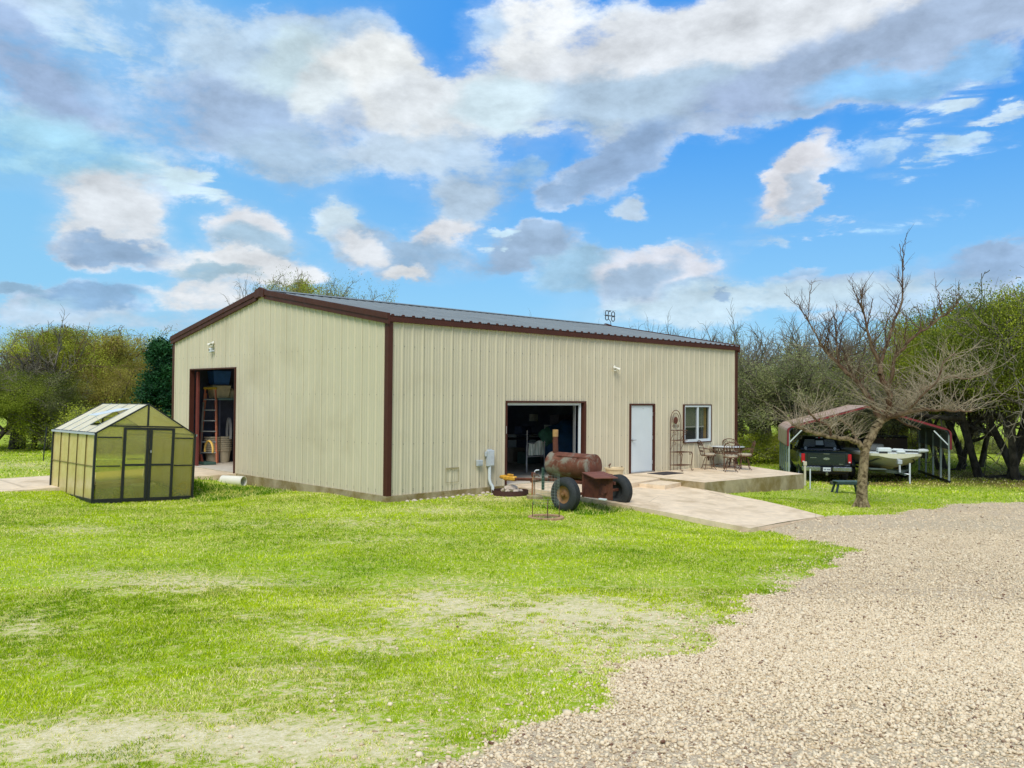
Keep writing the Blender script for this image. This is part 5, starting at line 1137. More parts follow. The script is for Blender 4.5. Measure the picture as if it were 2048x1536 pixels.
for k in range(5):
    x_ = .04+(CL-.1)*k/4
    for s_ in (-1, 1): mbs(lambda b: b.box(x_-.035, x_+.035, s_*CW-.035-s_*.05, s_*CW+.035-s_*.05, -.3, che-.2), 'post', post, cp)
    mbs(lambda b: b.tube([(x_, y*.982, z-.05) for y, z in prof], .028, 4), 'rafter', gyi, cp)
for s_ in (-1, 1):
    mbs(lambda b: b.box(-.08, CL, s_*CW-.045-s_*.05, s_*CW+.045-s_*.05, -.06, .04), 'base_rail', M['black'], cp)
    mbs(lambda b: b.tube([(.03, s_*(CW-.06), che-.62), (.03, s_*(CW-.62), che-.02)], .03, 4), 'brace', M['white'], cp)
# ------------------------------------------------------------------ pickup truck, seen from behind
d_ = ray(1653, 800); tk = CAM+d_*36.1; tk = Vector((tk[0], tk[1], 0)); tkz = H(tk.x, tk.y)
trk = thing('pickup_truck', 'black pickup truck parked nose in under the carport', 'pickup truck', (tk.x, tk.y, tkz-.02), R(33.5))
paint = bpy.data.materials.new('black_car_paint'); paint.use_nodes = True; t = NT(paint.node_tree); p = bsdf(paint); c = t.mix(t.noise(1.2, 3, .5, t.coords('Object')), (.003, .008, .016, 1), (.006, .016, .026, 1)); t.l.new(c, p.inputs['Base Color']); t.set(p, 'Roughness', .22); t.set(p, 'Coat Weight', .8); t.set(p, 'Coat Roughness', .05)
chrome = mat('chrome_bumper', (.42, .45, .46), .22, .9, .1, 5); redl = mat('red_lamp', (.45, .01, .02), .2, 0, .1, 9); dgl = mat('tinted_glass', (.006, .010, .018), .05, 0, .1, 3); blk = M['black']
HW = 1.0
def loft(b, secs, cap=True):
    """secs: list of (x, [(y,z)...])"""
    n = len(secs[0][1]); vs = [(x, y, z) for x, pr_ in secs for (y, z) in pr_]; fs = []
    for k in range(len(secs)-1):
        for i in range(n): j = (i+1) % n; fs.append((k*n+i, k*n+j, (k+1)*n+j, (k+1)*n+i))
    if cap: fs += [tuple(range(n))[::-1], tuple(range((len(secs)-1)*n, len(secs)*n))]
    b.add(vs, fs)
def bsec(w, z0, z1, tuck=.06): return [(-w+tuck, z0), (-w, z0+.18), (-w, z1-.12), (-w+.03, z1-.03), (-w+.08, z1), (w-.08, z1), (w-.03, z1-.03), (w, z1-.12), (w, z0+.18), (w-.06, z0)]
def body(b):
    loft(b, [(0.0, bsec(HW-.03, .62, 1.27)), (.05, bsec(HW, .55, 1.29)), (1.9, bsec(HW, .50, 1.30)), (1.98, bsec(HW, .50, 1.30)), (4.3, bsec(HW, .50, 1.20)), (5.3, bsec(HW, .5, 1.14)), (5.75, bsec(HW-.12, .52, 1.02))])
mbs(body, 'body', paint, trk, True)
def cabs(w0, w1, z0, z1): return [(-w0, z0), (-w1, z1-.06), (-w1+.08, z1), (w1-.08, z1), (w1, z1-.06), (w0, z0)]
mbs(lambda b: loft(b, [(1.92, cabs(.93, .86, 1.29, 1.34)), (2.25, cabs(.93, .72, 1.29, 1.80)), (2.45, cabs(.93, .70, 1.29, 1.86)), (3.4, cabs(.93, .72, 1.27, 1.87)), (3.8, cabs(.93, .74, 1.25, 1.78)), (4.5, cabs(.93, .84, 1.2, 1.26))]), 'cab', paint, trk, True)
def rw(b): b.hexa([(1.975, -.74, 1.40), (1.975, .74, 1.40), (1.99, .74, 1.40), (1.99, -.74, 1.40)], [(2.205, -.62, 1.75), (2.205, .62, 1.75), (2.22, .62, 1.75), (2.22, -.62, 1.75)])
g_ = mbs(rw, 'rear_window', dgl, trk)
def slat_reflections(b):  # slat-like glass reflections painted as pale strips on the rear window
    for k in range(7):
        f_ = .1+.8*k/6; x_ = 1.965+.23*f_; z_ = 1.40+.35*f_; w_ = .72-.11*f_
        for (a, c) in ((-w_, -.20), (.20, w_)): b.box(x_-.004, x_+.004, a, c, z_-.008, z_+.006)
    b.hexa([(2.02, -.17, 1.49), (2.02, .17, 1.49), (2.028, .17, 1.49), (2.028, -.17, 1.49)], [(2.15, -.16, 1.69), (2.15, .16, 1.69), (2.158, .16, 1.69), (2.158, -.16, 1.69)])
mbs(slat_reflections, 'window_reflections', mat('reflection_grey', (.5, .56, .6), .5), g_)
mbs(lambda b: (b.box(2.19, 2.23, -.14, -.06, 1.80, 1.83), b.box(2.19, 2.23, .06, .14, 1.80, 1.83)), 'cargo_lamp', M['white'], trk)
mbs(lambda b: b.box(2.19, 2.24, -.05, .05, 1.80, 1.835), 'brake_lamp', redl, trk)
for s_ in (-1, 1):
    mbs(lambda b: b.hexa([(2.5, s_*.945-.004, 1.31), (3.35, s_*.945-.004, 1.31), (3.35, s_*.945+.004, 1.31), (2.5, s_*.945+.004, 1.31)], [(2.6, s_*.77-.004, 1.74), (3.3, s_*.78-.004, 1.74), (3.3, s_*.78+.004, 1.74), (2.6, s_*.77+.004, 1.74)]), 'side_window', dgl, trk)
    mbs(lambda b: b.bbox(3.75, 3.95, min(s_*.98, s_*1.28), max(s_*.98, s_*1.28), 1.17, 1.42, .04), 'mirror', blk, trk)
    mbs(lambda b: b.bbox(-.035, .10, min(s_*.86, s_*1.008), max(s_*.86, s_*1.008), .84, 1.22, .02), 'tail_light', redl, trk)
    mbs(lambda b: b.bbox(-.042, -.03, min(s_*.89, s_*.96), max(s_*.89, s_*.96), .86, .91, .004), 'reverse_light', M['white'], trk)
    mbs(lambda b: b.bbox(-.20, -.03, min(s_*.24, s_*1.0), max(s_*.24, s_*1.0), .50, .69, .03), 'bumper', chrome, trk)
    mbs(lambda b: b.lathe([(0, -.03), (.06, -.03), (.06, 0), (0, 0)], 12, (1.90, s_*.62, 1.36), 'x'), 'bed_lamp', M['white'], trk)
def tg(b): b.bbox(-.03, .01, -.78, .78, .74, 1.26, .02); b.bbox(-.045, -.02, -.78, .78, 1.21, 1.27, .012); b.bbox(-.036, -.02, -.70, .70, .80, 1.10, .01)
tgo = mbs(tg, 'tailgate', paint, trk)
mbs(lambda b: (b.lathe([(0, -.06), (.5, -.06), (.5, -.045), (0, -.045)], 28, (0, 0, 0), 'x')), 'emblem', chrome, tgo); e_ = tgo.children[0]; e_.scale = (1, .26, .11); e_.location = (0, 0, 1.02)
mbs(lambda b: (b.box(-.05, -.045, .40, .66, 1.045, 1.065), b.box(-.05, -.045, -.66, -.50, .79, .81), b.box(-.052, -.045, -.12, .12, 1.215, 1.235)), 'badge', chrome, tgo)
mbs(lambda b: b.bbox(-.16, -.05, -.24, .24, .47, .66, .02), 'bumper_center', blk, trk)
pl = mbs(lambda b: b.bbox(-.18, -.165, -.155, .155, .50, .66, .004), 'licence_plate', M['white'], trk)
def chars(b):
    for y_ in (.11, .075, .04, -.02, -.055, -.09, -.12): b.box(-.184, -.181, y_-.011, y_+.011, .545, .605)
mbs(chars, 'plate_characters', mat('plate_ink', (.03, .04, .08), .6), pl)
mbs(lambda b: (b.tube([(-.25, 0, .38), (.2, 0, .40)], .035, 6), b.lathe([(0, .41), (.03, .42), (.03, .46), (.0, .48)], 10, (-.25, 0, 0)), b.bbox(-.22, -.17, -.05, .05, .33, .46, .01)), 'tow_hitch', chrome, trk)
mbs(lambda b: (b.bbox(.1, 5.6, -.88, .88, .34, .55, .05)), 'underbody', blk, trk)
def cwheel(parent, x, y, r, w):
    w_ = bpy.data.objects.new('wheel', None); COL.objects.link(w_); w_.parent = parent; w_.location = (x, y, r)
    mbs(lambda b: b.lathe([(r*.55, -w*.5), (r*.9, -w*.52), (r, -w*.38), (r, w*.38), (r*.9, w*.52), (r*.55, w*.5)], 30, (0, 0, 0), 'y', closed=True), 'tyre', M['rubber'], w_, True)
    mbs(lambda b: b.lathe([(0, -w*.3), (r*.5, -w*.34), (r*.57, -w*.48), (r*.57, w*.48), (r*.5, w*.34), (0, w*.3)], 24, (0, 0, 0), 'y'), 'rim', M['steel'], w_, True)
for x_ in (1.15, 4.75):
    for s_ in (-1, 1): cwheel(trk, x_, s_*.86, .40, .27)
# ------------------------------------------------------------------ boat on a trailer, bow towards the camera
d_ = ray(1793, 800); bo = CAM+d_*35.2; bz = H(bo[0], bo[1])
bt = thing('fishing_boat', 'pale grey fishing boat with white deck on its trailer, bow outwards', 'boat', (bo[0], bo[1], bz), R(39)); bt.scale = (1, 1.12, 1)   # local x: towards the stern
hullm = mat('hull_gelcoat', (.62, .62, .46), .4, 0, .08, 3); hulld = mat('hull_dark', (.05, .07, .07), .4, 0, .1, 3)
def hsec(w, zk, zc, zg, wc):
    return [(0, zk), (wc*.5, zk*.5+zc*.5-.01), (wc, zc), (w, zg-.10), (w+.02, zg-.09), (w+.02, zg), (-w-.02, zg), (-w-.02, zg-.09), (-w, zg-.10), (-wc, zc), (-wc*.5, zk*.5+zc*.5-.01)]
def hull(b): loft(b, [(-.10, hsec(.62, 1.00, 1.05, 1.20, .40)), (.05, hsec(.86, .82, .98, 1.20, .55)), (.45, hsec(1.02, .58, .84, 1.19, .72)), (1.2, hsec(1.08, .46, .70, 1.17, .84)), (2.6, hsec(1.10, .42, .62, 1.14, .9)), (4.9, hsec(1.06, .42, .60, 1.12, .9))])
mbs(hull, 'hull', hullm, bt, True, angle=25)
mbs(lambda b: loft(b, [(.12, [(-.80, 1.201), (.80, 1.201), (.78, 1.235), (-.78, 1.235)]), (.6, [(-1.0, 1.196), (1.0, 1.196), (.96, 1.23), (-.96, 1.23)]), (4.8, [(-1.04, 1.126), (1.04, 1.126), (1.0, 1.16), (-1.0, 1.16)])]), 'deck', M['white'], bt)
def stripe(b):
    for s_ in (-1, 1):
        pts = [(-.02, .06, 1.02), (.10, s_*.60, .985), (.46, s_*.76, .855), (1.2, s_*.87, .715), (2.6, s_*.93, .635), (4.8, s_*.93, .615)]; b.tube([Vector(p_)+Vector((-.02, s_*.02, 0)) for p_ in pts], .028, 5)
mbs(stripe, 'chine_strake', hulld, bt)
mbs(lambda b: b.bbox(1.4, 2.2, .05, .75, 1.23, 1.52, .04), 'console', mat('console_grey', (.25, .25, .22), .5), bt)
mbs(lambda b: (b.tube([(.25, .30, 1.36), (.28, -.95, 1.33)], .032, 8), b.tube([(.25, -.30, 1.35), (.25, .05, 1.36)], .05, 8)), 'trolling_shaft', M['white'], bt)
mbs(lambda b: (b.bbox(.1, .42, .12, .62, 1.24, 1.44, .05), b.bbox(.05, .3, -.35, -.05, 1.22, 1.33, .04)), 'trolling_head', M['white'], bt)
mbs(lambda b: b.lathe([(0, -1.22), (.05, -1.20), (.085, -1.05), (.07, -.86), (0, -.84)], 14, (.28, 0, 1.33), 'y'), 'trolling_motor', M['white'], bt, True)
mbs(lambda b: (b.bbox(.08, .45, .28, .58, 1.19, 1.27, .02)), 'foot_pedal', blk, bt)
mbs(lambda b: b.bbox(4.75, 5.2, -.28, .28, .95, 1.62, .08), 'outboard_motor', blk, bt)
tr_ = thing('boat_trailer', 'dark galvanised boat trailer with white jack under the fishing boat', 'trailer', (bo[0], bo[1], bz), R(39)); gal = mat('trailer_galv', (.14, .19, .17), .5, .4, .2, 6)
mbs(lambda b: (b.tube([(-1.1, 0, .44), (.2, .0, .44)], .05, 4), b.tube([(-.2, 0, .44), (1.2, .88, .46), (4.6, .88, .46)], .06, 4), b.tube([(-.2, 0, .44), (1.2, -.88, .46), (4.6, -.88, .46)], .06, 4), [b.tube([(x_, -.88, .44), (x_, .88, .44)], .045, 4) for x_ in (1.2, 2.8, 4.4)], b.bbox(.1, 1.0, .35, 1.0, .52, .56, .01)), 'frame', gal, tr_)
mbs(lambda b: (b.tube([(-.45, 0, .44), (-.38, 0, 1.0)], .04, 6), b.bbox(-.48, -.30, -.09, .09, .80, .98, .02), b.tube([(-.35, 0, .96), (-.12, 0, 1.0)], .03, 6)), 'winch_post', M['grey'], tr_)
mbs(lambda b: (b.tube([(-.55, -.35, -.02), (-.55, -.35, .86)], .034, 8), b.bbox(-.62, -.48, -.42, -.28, -.02, .02, .004), b.tube([(-.55, -.35, .4), (-.4, 0, .44)], .03, 5)), 'jack', M['white'], tr_)
mbs(lambda b: [b.bbox(.9, 4.4, s_*.42-.05, s_*.42+.05, .48, .53, .01) for s_ in (-1, 1)], 'bunk', M['wood'], tr_)
for x_ in (2.55, 3.3):
    for s_ in (-1, 1): cwheel(tr_, x_, s_*1.12, .34, .22)
for s_ in (-1, 1): mbs(lambda b: b.tube([(2.1, s_*1.12, .50), (2.3, s_*1.12, .74), (2.9, s_*1.12, .78), (3.6, s_*1.12, .74), (3.8, s_*1.12, .5)], .09, 4), 'fender', gal, tr_)
# dark shed-like cart beyond the boat
p_ = gxy(1775, 45)
t_ = thing('utility_cart', 'dark brown enclosed cart standing beyond the boat', 'cart', p_, R(30))
mbs(lambda b: b.bbox(-.5, .9, -.9, .9, .45, 1.45, .04), 'box', mat('dark_brown_box', (.06, .035, .028), .6), t_); mbs(lambda b: b.bbox(-.55, .95, -.95, .95, 1.45, 1.52, .02), 'lid', blk, t_)
for s_ in (-1, 1): cwheel(t_, .2, s_*.98, .3, .16)
# fence posts at the edge of the pasture
i = 0
for (px, dep, h_) in ((1922, 44, 1.35), (1532, 52, 1.5), (1985, 58, 1.4), (1868, 60, 1.4), (30, 62, 1.3), (140, 64, 1.3), (250, 66, 1.3)):
    p_ = gxy(px, dep); b = MB(); b.tube([(0, 0, -.1), (0, 0, h_)], .03, 5); b.box(-.035, .035, -.01, .01, h_-.08, h_)
    o = b.build('fence_post', mat('post_green', (.05, .045, .035), .7) if i == 0 else o.data.materials[0], None, loc=p_); i += 1
    tag(o, 'thin dark steel fence post standing in the grass by the tree line' if i != 1 else 'dark steel fence post between the carport and the live oaks', 'fence post', 'fence posts along the tree line')
# ------------------------------------------------------------------ trees
def seg_mesh(segs, n):
    """tapered n-sided pieces: segs (k, 8) = p, q, r0, r1"""
    A = np.array(segs, float); p, q, r0, r1 = A[:, :3], A[:, 3:6], A[:, 6], A[:, 7]
    d = q-p; L = np.linalg.norm(d, axis=1)[:, None]+1e-9; d = d/L
    ref = np.where(np.abs(d[:, 2:3]) > .9, np.array([[1., 0, 0]]), np.array([[0, 0, 1.]])); a = np.cross(d, ref); a /= np.linalg.norm(a, axis=1)[:, None]; b = np.cross(d, a)
    V = np.empty((len(A), 2*n, 3))
    for k in range(n):
        t_ = 2*math.pi*k/n; o = a*math.cos(t_)+b*math.sin(t_)
        V[:, k] = p+o*r0[:, None]-d*(r0*.3)[:, None]; V[:, n+k] = q+o*r1[:, None]
    f = np.array([(k, (k+1) % n, n+(k+1) % n, n+k) for k in range(n)]); Fc = f[None]+(np.arange(len(A))*2*n)[:, None, None]
    return V.reshape(-1, 3), Fc.reshape(-1, 4)
def leaf_quads(C, size, rng, aspect=.55, up=.0):
    n = len(C); d = rng.normal(size=(n, 3)); d[:, 2] += up; d /= np.linalg.norm(d, axis=1)[:, None]; e = rng.normal(size=(n, 3)); e = np.cross(d, e); e /= np.linalg.norm(e, axis=1)[:, None]
    s = (size*rng.uniform(.55, 1.35, n))[:, None]; V = np.stack([C-d*s*.5, C+e*s*aspect*.5, C+d*s*.5, C-e*s*aspect*.5], 1)
    return V.reshape(-1, 3), (np.arange(n*4).reshape(-1, 4))
def bark(name, c1, c2, emb=.4):
    m = mat(name, c1, .9, 0, .25, 3, c2, (.42, .62), 5, .35, 16, .15); return m
B_grey = bark('oak_bark', (.10, .088, .066), (.040, .035, .026)); B_twig = bark('twig_bark', (.22, .20, .14), (.12, .105, .07)); B_twig2 = bark('brown_twig_bark', (.26, .19, .08), (.15, .105, .05))
B_pecan = mat('pecan_bark', (.27, .215, .12), .92, 0, .3, 9, (.085, .062, .032), (.46, .60), 11, .6, 26, .12); B_pt = bark('pecan_shoot_bark', (.16, .10, .06), (.09, .06, .04)); B_pt2 = bark('pale_shoot_bark', (.42, .36, .24), (.26, .21, .13))
def leafmat(name, c1, c2, tr=.35):
    m = bpy.data.materials.new(name); m.use_nodes = True; t = NT(m.node_tree); t.n.clear(); out = t.new('ShaderNodeOutputMaterial'); tn = t.attr('tone')
    c = t.mix(tn, c4(c1), c4(c2)); df = t.new('ShaderNodeBsdfPrincipled', {'Base Color': c, 'Roughness': .6, 'Specular IOR Level': .25}); tl = t.new('ShaderNodeBsdfTranslucent', {'Color': t.mix(.5, c, c4(c2))})
    mx = t.new('ShaderNodeMixShader', {0: tr, 1: df, 2: tl}); t.l.new(mx.outputs[0], out.inputs[0]); return m
L_live = leafmat('live_oak_leaf', (.05, .075, .010), (.30, .35, .035)); L_bright = leafmat('fresh_oak_leaf', (.06, .095, .008), (.44, .50, .035)); L_olive = leafmat('budding_leaf', (.15, .18, .015), (.56, .60, .06)); L_gold = leafmat('gold_catkin_leaf', (.26, .23, .04), (.56, .50, .10)); L_ced = leafmat('cedar_leaf', (.006, .045, .014), (.03, .12, .03), .15); L_grey = leafmat('grey_green_leaf', (.13, .16, .05), (.42, .44, .17))

def grow(rng, out, tips, p, d, L, r, lev, P):
    """one branch: out[lev] gets its pieces; side branches follow"""
    n = max(3, int(L/P['seg'][min(lev, len(P['seg'])-1)])); pts = [p.copy()]; rs = [r]; dd = d.copy()
    rend = r*P['taper'][min(lev, len(P['taper'])-1)]
    for i in range(n):
        j = rng.normal(size=3)*P['wig'][min(lev, len(P['wig'])-1)]; dd = dd+j; dd[2] += P['up'][min(lev, len(P['up'])-1)]; dd /= np.linalg.norm(dd)
        pts.append(pts[-1]+dd*L/n); rs.append(r+(rend-r)*(i+1)/n)
        out[min(lev, 3)].append((*pts[-2], *pts[-1], rs[-2], rs[-1]))
    if lev >= P['maxlev']: tips.append(pts[-1]); tips.append(pts[len(pts)//2]); return
    nb = P['nb'][lev]; nb = int(nb[0]+rng.random()*(nb[1]-nb[0]+1)); t0 = P['start'][lev]
    for k in range(nb):
        f = t0+(1-t0)*(k+.3+.7*rng.random())/nb; i = min(n-1, int(f*n)); base = pts[i]+(pts[i+1]-pts[i])*(f*n-i if f < 1 else 1)
        T = (pts[i+1]-pts[i]); T /= np.linalg.norm(T); side = np.cross(T, rng.normal(size=3)); side /= np.linalg.norm(side)
        ang = math.radians(rng.uniform(*P['ang'][lev])); nd = T*math.cos(ang)+side*math.sin(ang); nd[2] += P['lift'][lev]; nd /= np.linalg.norm(nd)
        grow(rng, out, tips, base, nd, L*rng.uniform(*P['len'][lev])*(1-.35*f if lev else 1), max(P['rmin'], (rs[i])*rng.uniform(.5, .75)), lev+1, P)
    if P.get('cont', True) and lev < P['maxlev']:
        grow(rng, out, tips, pts[-1], dd, L*.62, rend, lev+1, P)
def tree_template(name, label, P, seed, bmat, tmat, leaf=None, group=None, cat='tree'):
    rng = np.random.default_rng(seed); out = [[], [], [], []]; tips = []
    for (d, L, r, off) in P['stems']:
        d = np.array(d, float); d /= np.linalg.norm(d); grow(rng, out, tips, np.array(off, float), d, L, r, 0, P)
    for (d, L, r, off) in P['stems'][1:]: a0 = P['stems'][0][3]; out[0].append((a0[0], a0[1], -.12, off[0], off[1], -.05, r*1.1, r*1.1))
    o = thing(name, label, cat, (0, 0, 0), 0, group)
    V, Fc = seg_mesh(out[0]+out[1], 7); fast_mesh('trunk', V, Fc, bmat, 4, None, o)
    if leaf and len(leaf) > 5:
        zl = np.percentile(np.array(tips)[:, 2], 86)+.35
        out = [[q_ for q_ in l if q_[5] < zl] for l in out]
    V, Fc = seg_mesh(out[2]+out[3], 3); n1 = len(V)
    cr = fast_mesh('crown', V, Fc, tmat, 4, None, o)
    if leaf:
        lm, cnt, size, spread = leaf[:4]; T_ = np.array(tips); pw = np.clip(T_[:, 2]-1.2, .15, None)**.9 if spread > .2 else np.ones(len(T_)); C = T_[rng.choice(len(T_), cnt, p=pw/pw.sum())]+rng.normal(size=(cnt, 3))*spread
        if len(leaf) > 4: C = C[C[:, 2] > leaf[4]]
        if len(leaf) > 5:      # rounded crown: leaf clumps over and inside a dome that the limbs carry
            nc, per, cr_ = leaf[5]; rad = np.hypot(T_[:, 0]-T_[:, 0].mean(), T_[:, 1]-T_[:, 1].mean()); Rh = np.percentile(rad, 84); zt = np.percentile(T_[:, 2], 86); zb = leaf[4]+.25; zc = zb+(zt-zb)*.36
            cen = []
            while len(cen) < nc:
                v = rng.normal(size=3); v /= np.linalg.norm(v); k_ = rng.uniform(.45, 1.)**.5
                hz_ = (zt-zc) if v[2] > 0 else (zc-zb); cen.append([T_[:, 0].mean()+v[0]*Rh*k_, T_[:, 1].mean()+v[1]*Rh*k_, zc+v[2]*hz_*k_*(1+.12*math.sin(5*v[0]+3*v[1]))])
            cen = np.array(cen); rr_c = cr_*rng.uniform(.6, 1.3, nc); ii = np.repeat(np.arange(nc), per); C2 = cen[ii]+rng.normal(size=(nc*per, 3))*(rr_c[ii]*.5)[:, None]*np.array([1.15, 1.15, .7])
            C = np.vstack([C[C[:, 2] < zt+.15], C2]); o['top'] = float(zt+cr_*.3)
        V2, F2 = leaf_quads(C, size, rng); me = cr.data
        allV = np.vstack([V, V2]); allF = np.vstack([Fc, F2+n1]); bpy.data.objects.remove(cr)
        clump = np.array([mnoise.noise(Vector(c)*.9) for c in C]); tone = np.clip(.45+clump*1.1+rng.normal(0, .16, len(C)), 0, 1)  # lit and dark clumps of the crown put into the leaf tone
        cr = fast_mesh('crown', allV, allF, tmat, 4, {'tone': np.concatenate([np.zeros(n1), np.repeat(tone, 4)])}, o); cr.data.materials.append(lm)
        mi_ = np.zeros(len(allF), np.int32); mi_[len(Fc):] = 1; cr.data.polygons.foreach_set('material_index', mi_); cr.data.update()
    if 'top' in o.keys():
        zt_ = o['top']+.12
        o['h'] = float(o['top']); del o['top']
    else: o['h'] = float(max(s[5] for l in out for s in l))
    return o
def par(**k):
    P = dict(seg=[.7, .5, .35, .3], taper=[.55, .4, .4, .5], wig=[.10, .20, .26, .30], up=[.02, .03, .02, .02], nb=[(4, 5), (5, 6), (5, 7), (4, 5)], start=[.45, .2, .15, .15], ang=[(35, 65), (35, 65), (30, 70), (25, 65)], lift=[.1, .1, .05, .05], len=[(.7, 1.), (.5, .75), (.4, .62), (.4, .6)], rmin=.012, maxlev=4, cont=True); P.update(k); return P
T = {}
T['bare1'] = tree_template('bare_oak', 'x', par(stems=[((.05, 0, 1), 2.6, .26, (0, 0, -.1)), ((.3, .2, 1), 2.3, .18, (.1, 0, -.1))], rmin=.0085, nb=[(4, 5), (5, 6), (6, 8), (6, 8)], up=[.02, .07, .09, .06], lift=[.25, .3, .25, .15], wig=[.08, .15, .18, .22], len=[(.8, 1.1), (.55, .8), (.45, .65), (.45, .7)]), 101, B_grey, B_twig)
T['bare2'] = tree_template('bare_oak', 'x', par(stems=[((.25, .1, 1), 2.7, .24, (0, 0, -.1)), ((-.35, -.1, 1), 2.5, .19, (0.1, 0, -.1))], rmin=.0085, nb=[(3, 4), (5, 6), (6, 7), (6, 8)], up=[.02, .07, .09, .06], lift=[.25, .3, .25, .15], wig=[.08, .16, .2, .24], len=[(.8, 1.1), (.55, .8), (.45, .65), (.45, .7)]), 102, B_grey, B_twig)
T['bud1'] = tree_template('budding_elm', 'x', par(stems=[((0, .05, 1), 3.4, .24, (0, 0, -.1))], rmin=.010, start=[.5, .3, .2, .15], nb=[(6, 6), (5, 6), (5, 6), (4, 5)], lift=[.15, .15, .1, .05]), 103, B_grey, B_twig2, (L_olive, 36000, .060, .17, 1.5, (80, 380, .62)))
T['bud2'] = tree_template('budding_elm', 'x', par(stems=[((-.1, 0, 1), 3.0, .22, (0, 0, -.1))], rmin=.010, start=[.45, .3, .2, .15], nb=[(6, 6), (5, 6), (5, 6), (4, 4)], lift=[.15, .15, .1, .05]), 104, B_grey, B_twig2, (L_gold, 32000, .060, .18, 1.4, (75, 360, .62)))
T['grey1'] = tree_template('mossy_oak', 'x', par(stems=[((.3, 0, 1), 2.6, .24, (0, 0, -.1)), ((-.4, .2, 1), 2.6, .2, (-.1, 0, -.1))], rmin=.012, nb=[(4, 4), (5, 6), (5, 6), (4, 5)], lift=[.0, -.02, -.05, -.05]), 105, B_grey, B_twig, (L_grey, 34000, .06, .16))
T['live1'] = tree_template('live_oak', 'x', par(stems=[((.45, .1, 1), 2.6, .14, (.55, 0, -.1)), ((-.5, -.2, 1), 2.5, .13, (-.5, .1, -.1)), ((.0, .6, 1), 2.5, .12, (0, .7, -.1)), ((.1, -.4, 1), 2.6, .13, (.05, -.6, -.1))], nb=[(3, 4), (4, 4), (4, 5), (3, 4)], rmin=.012, lift=[.0, .05, .05, .05]), 106, B_grey, B_twig, (L_bright, 40000, .048, .24, 1.9, (130, 800, .5)))
T['live2'] = tree_template('live_oak', 'x', par(stems=[((.35, -.2, 1), 2.5, .15, (.3, 0, -.1)), ((-.5, .1, 1), 2.5, .13, (-.3, .1, -.1))], nb=[(3, 4), (4, 5), (4, 5), (3, 4)], rmin=.012, lift=[.0, .05, .05, .05]), 107, B_grey, B_twig, (L_live, 30000, .050, .24, 1.6, (120, 600, .6)))
def cone_tree(name, label, h, seed):
    rng = np.random.default_rng(seed); out = [[], [], [], []]; tips = []
    out[0].append((0, 0, -.1, 0, 0, h*.92, .14, .02))
    for k in range(230):
        z_ = h*(.04+.92*rng.random()); a = rng.uniform(0, 6.283); rad = h*.27*(1-z_/h)**.62*rng.uniform(.6, 1.08)*(1+.18*math.sin(a*3+z_*1.7)); q = np.array([rad*math.cos(a), rad*math.sin(a), z_+rad*.45]); out[1].append((0, 0, z_*.97, *q, .03, .012))
        for m_ in range(7): f_ = .35+.65*rng.random(); tips.append(np.array([0, 0, z_*.97])*(1-f_)+q*f_)
    o = thing(name, label, 'tree'); V, Fc = seg_mesh(out[0]+out[1], 5); fast_mesh('trunk', V, Fc, B_grey, 4, None, o)
    C = np.array(tips)[rng.integers(0, len(tips), 30000)]+rng.normal(size=(30000, 3))*.16; V, Fc = leaf_quads(C, .13, rng)
    tone = np.clip(.4+np.array([mnoise.noise(Vector(c)*1.4) for c in C])*.8+rng.normal(0, .2, len(C)), 0, 1)
    fast_mesh('crown', V, Fc, L_ced, 4, {'tone': np.repeat(tone, 4)}, o); o['h'] = h; return o
T['cedar'] = cone_tree('cedar_tree', 'x', 6.2, 108)
def bush_template(name, seed, lm, h=1.6, n=14000, sz=.055):
    rng = np.random.default_rng(seed); out = [[], [], [], []]; tips = []
    P = par(seg=[.3, .25, .2], nb=[(4, 5), (4, 5), (3, 4)], len=[(.55, .8), (.5, .7), (.4, .6)], start=[.15, .2, .2], maxlev=3, rmin=.007, cont=False)
    for k in range(9):
        a = 2*math.pi*k/9+rng.random(); grow(rng, out, tips, np.array([.15*math.cos(a), .15*math.sin(a), -.05]), np.array([math.cos(a)*.7, math.sin(a)*.7, 1.])/1.2, h*rng.uniform(.6, .85), .03, 0, P)
    o = thing(name, 'x', 'shrub'); V, Fc = seg_mesh(out[0]+out[1]+out[2]+out[3], 3); fast_mesh('stem', V, Fc, B_twig, 4, None, o)
    C = np.array(tips)[rng.integers(0, len(tips), n)]+rng.normal(size=(n, 3))*.15; C[:, 2] = np.abs(C[:, 2]); V, Fc = leaf_quads(C, sz, rng)
    tone = np.clip(.45+np.array([mnoise.noise(Vector(c)*1.6) for c in C])*.8+rng.normal(0, .2, len(C)), 0, 1); fast_mesh('foliage', V, Fc, lm, 4, {'tone': np.repeat(tone, 4)}, o); o['h'] = h*1.3; return o
T['bush1'] = bush_template('olive_shrub', 120, L_olive); T['bush2'] = bush_template('green_shrub', 121, L_bright); T['bush3'] = bush_template('grey_shrub', 122, L_grey)
used = set()
KL = {'bare1': 'leafless spreading oak', 'bare2': 'leafless forked oak', 'bud1': 'olive budding elm', 'bud2': 'golden brown budding elm', 'grey1': 'grey green mossy oak', 'live1': 'fresh green live oak', 'live2': 'dark green live oak', 'cedar': 'dark green cedar', 'bush1': 'olive shrub', 'bush2': 'bright green shrub', 'bush3': 'grey green shrub'}
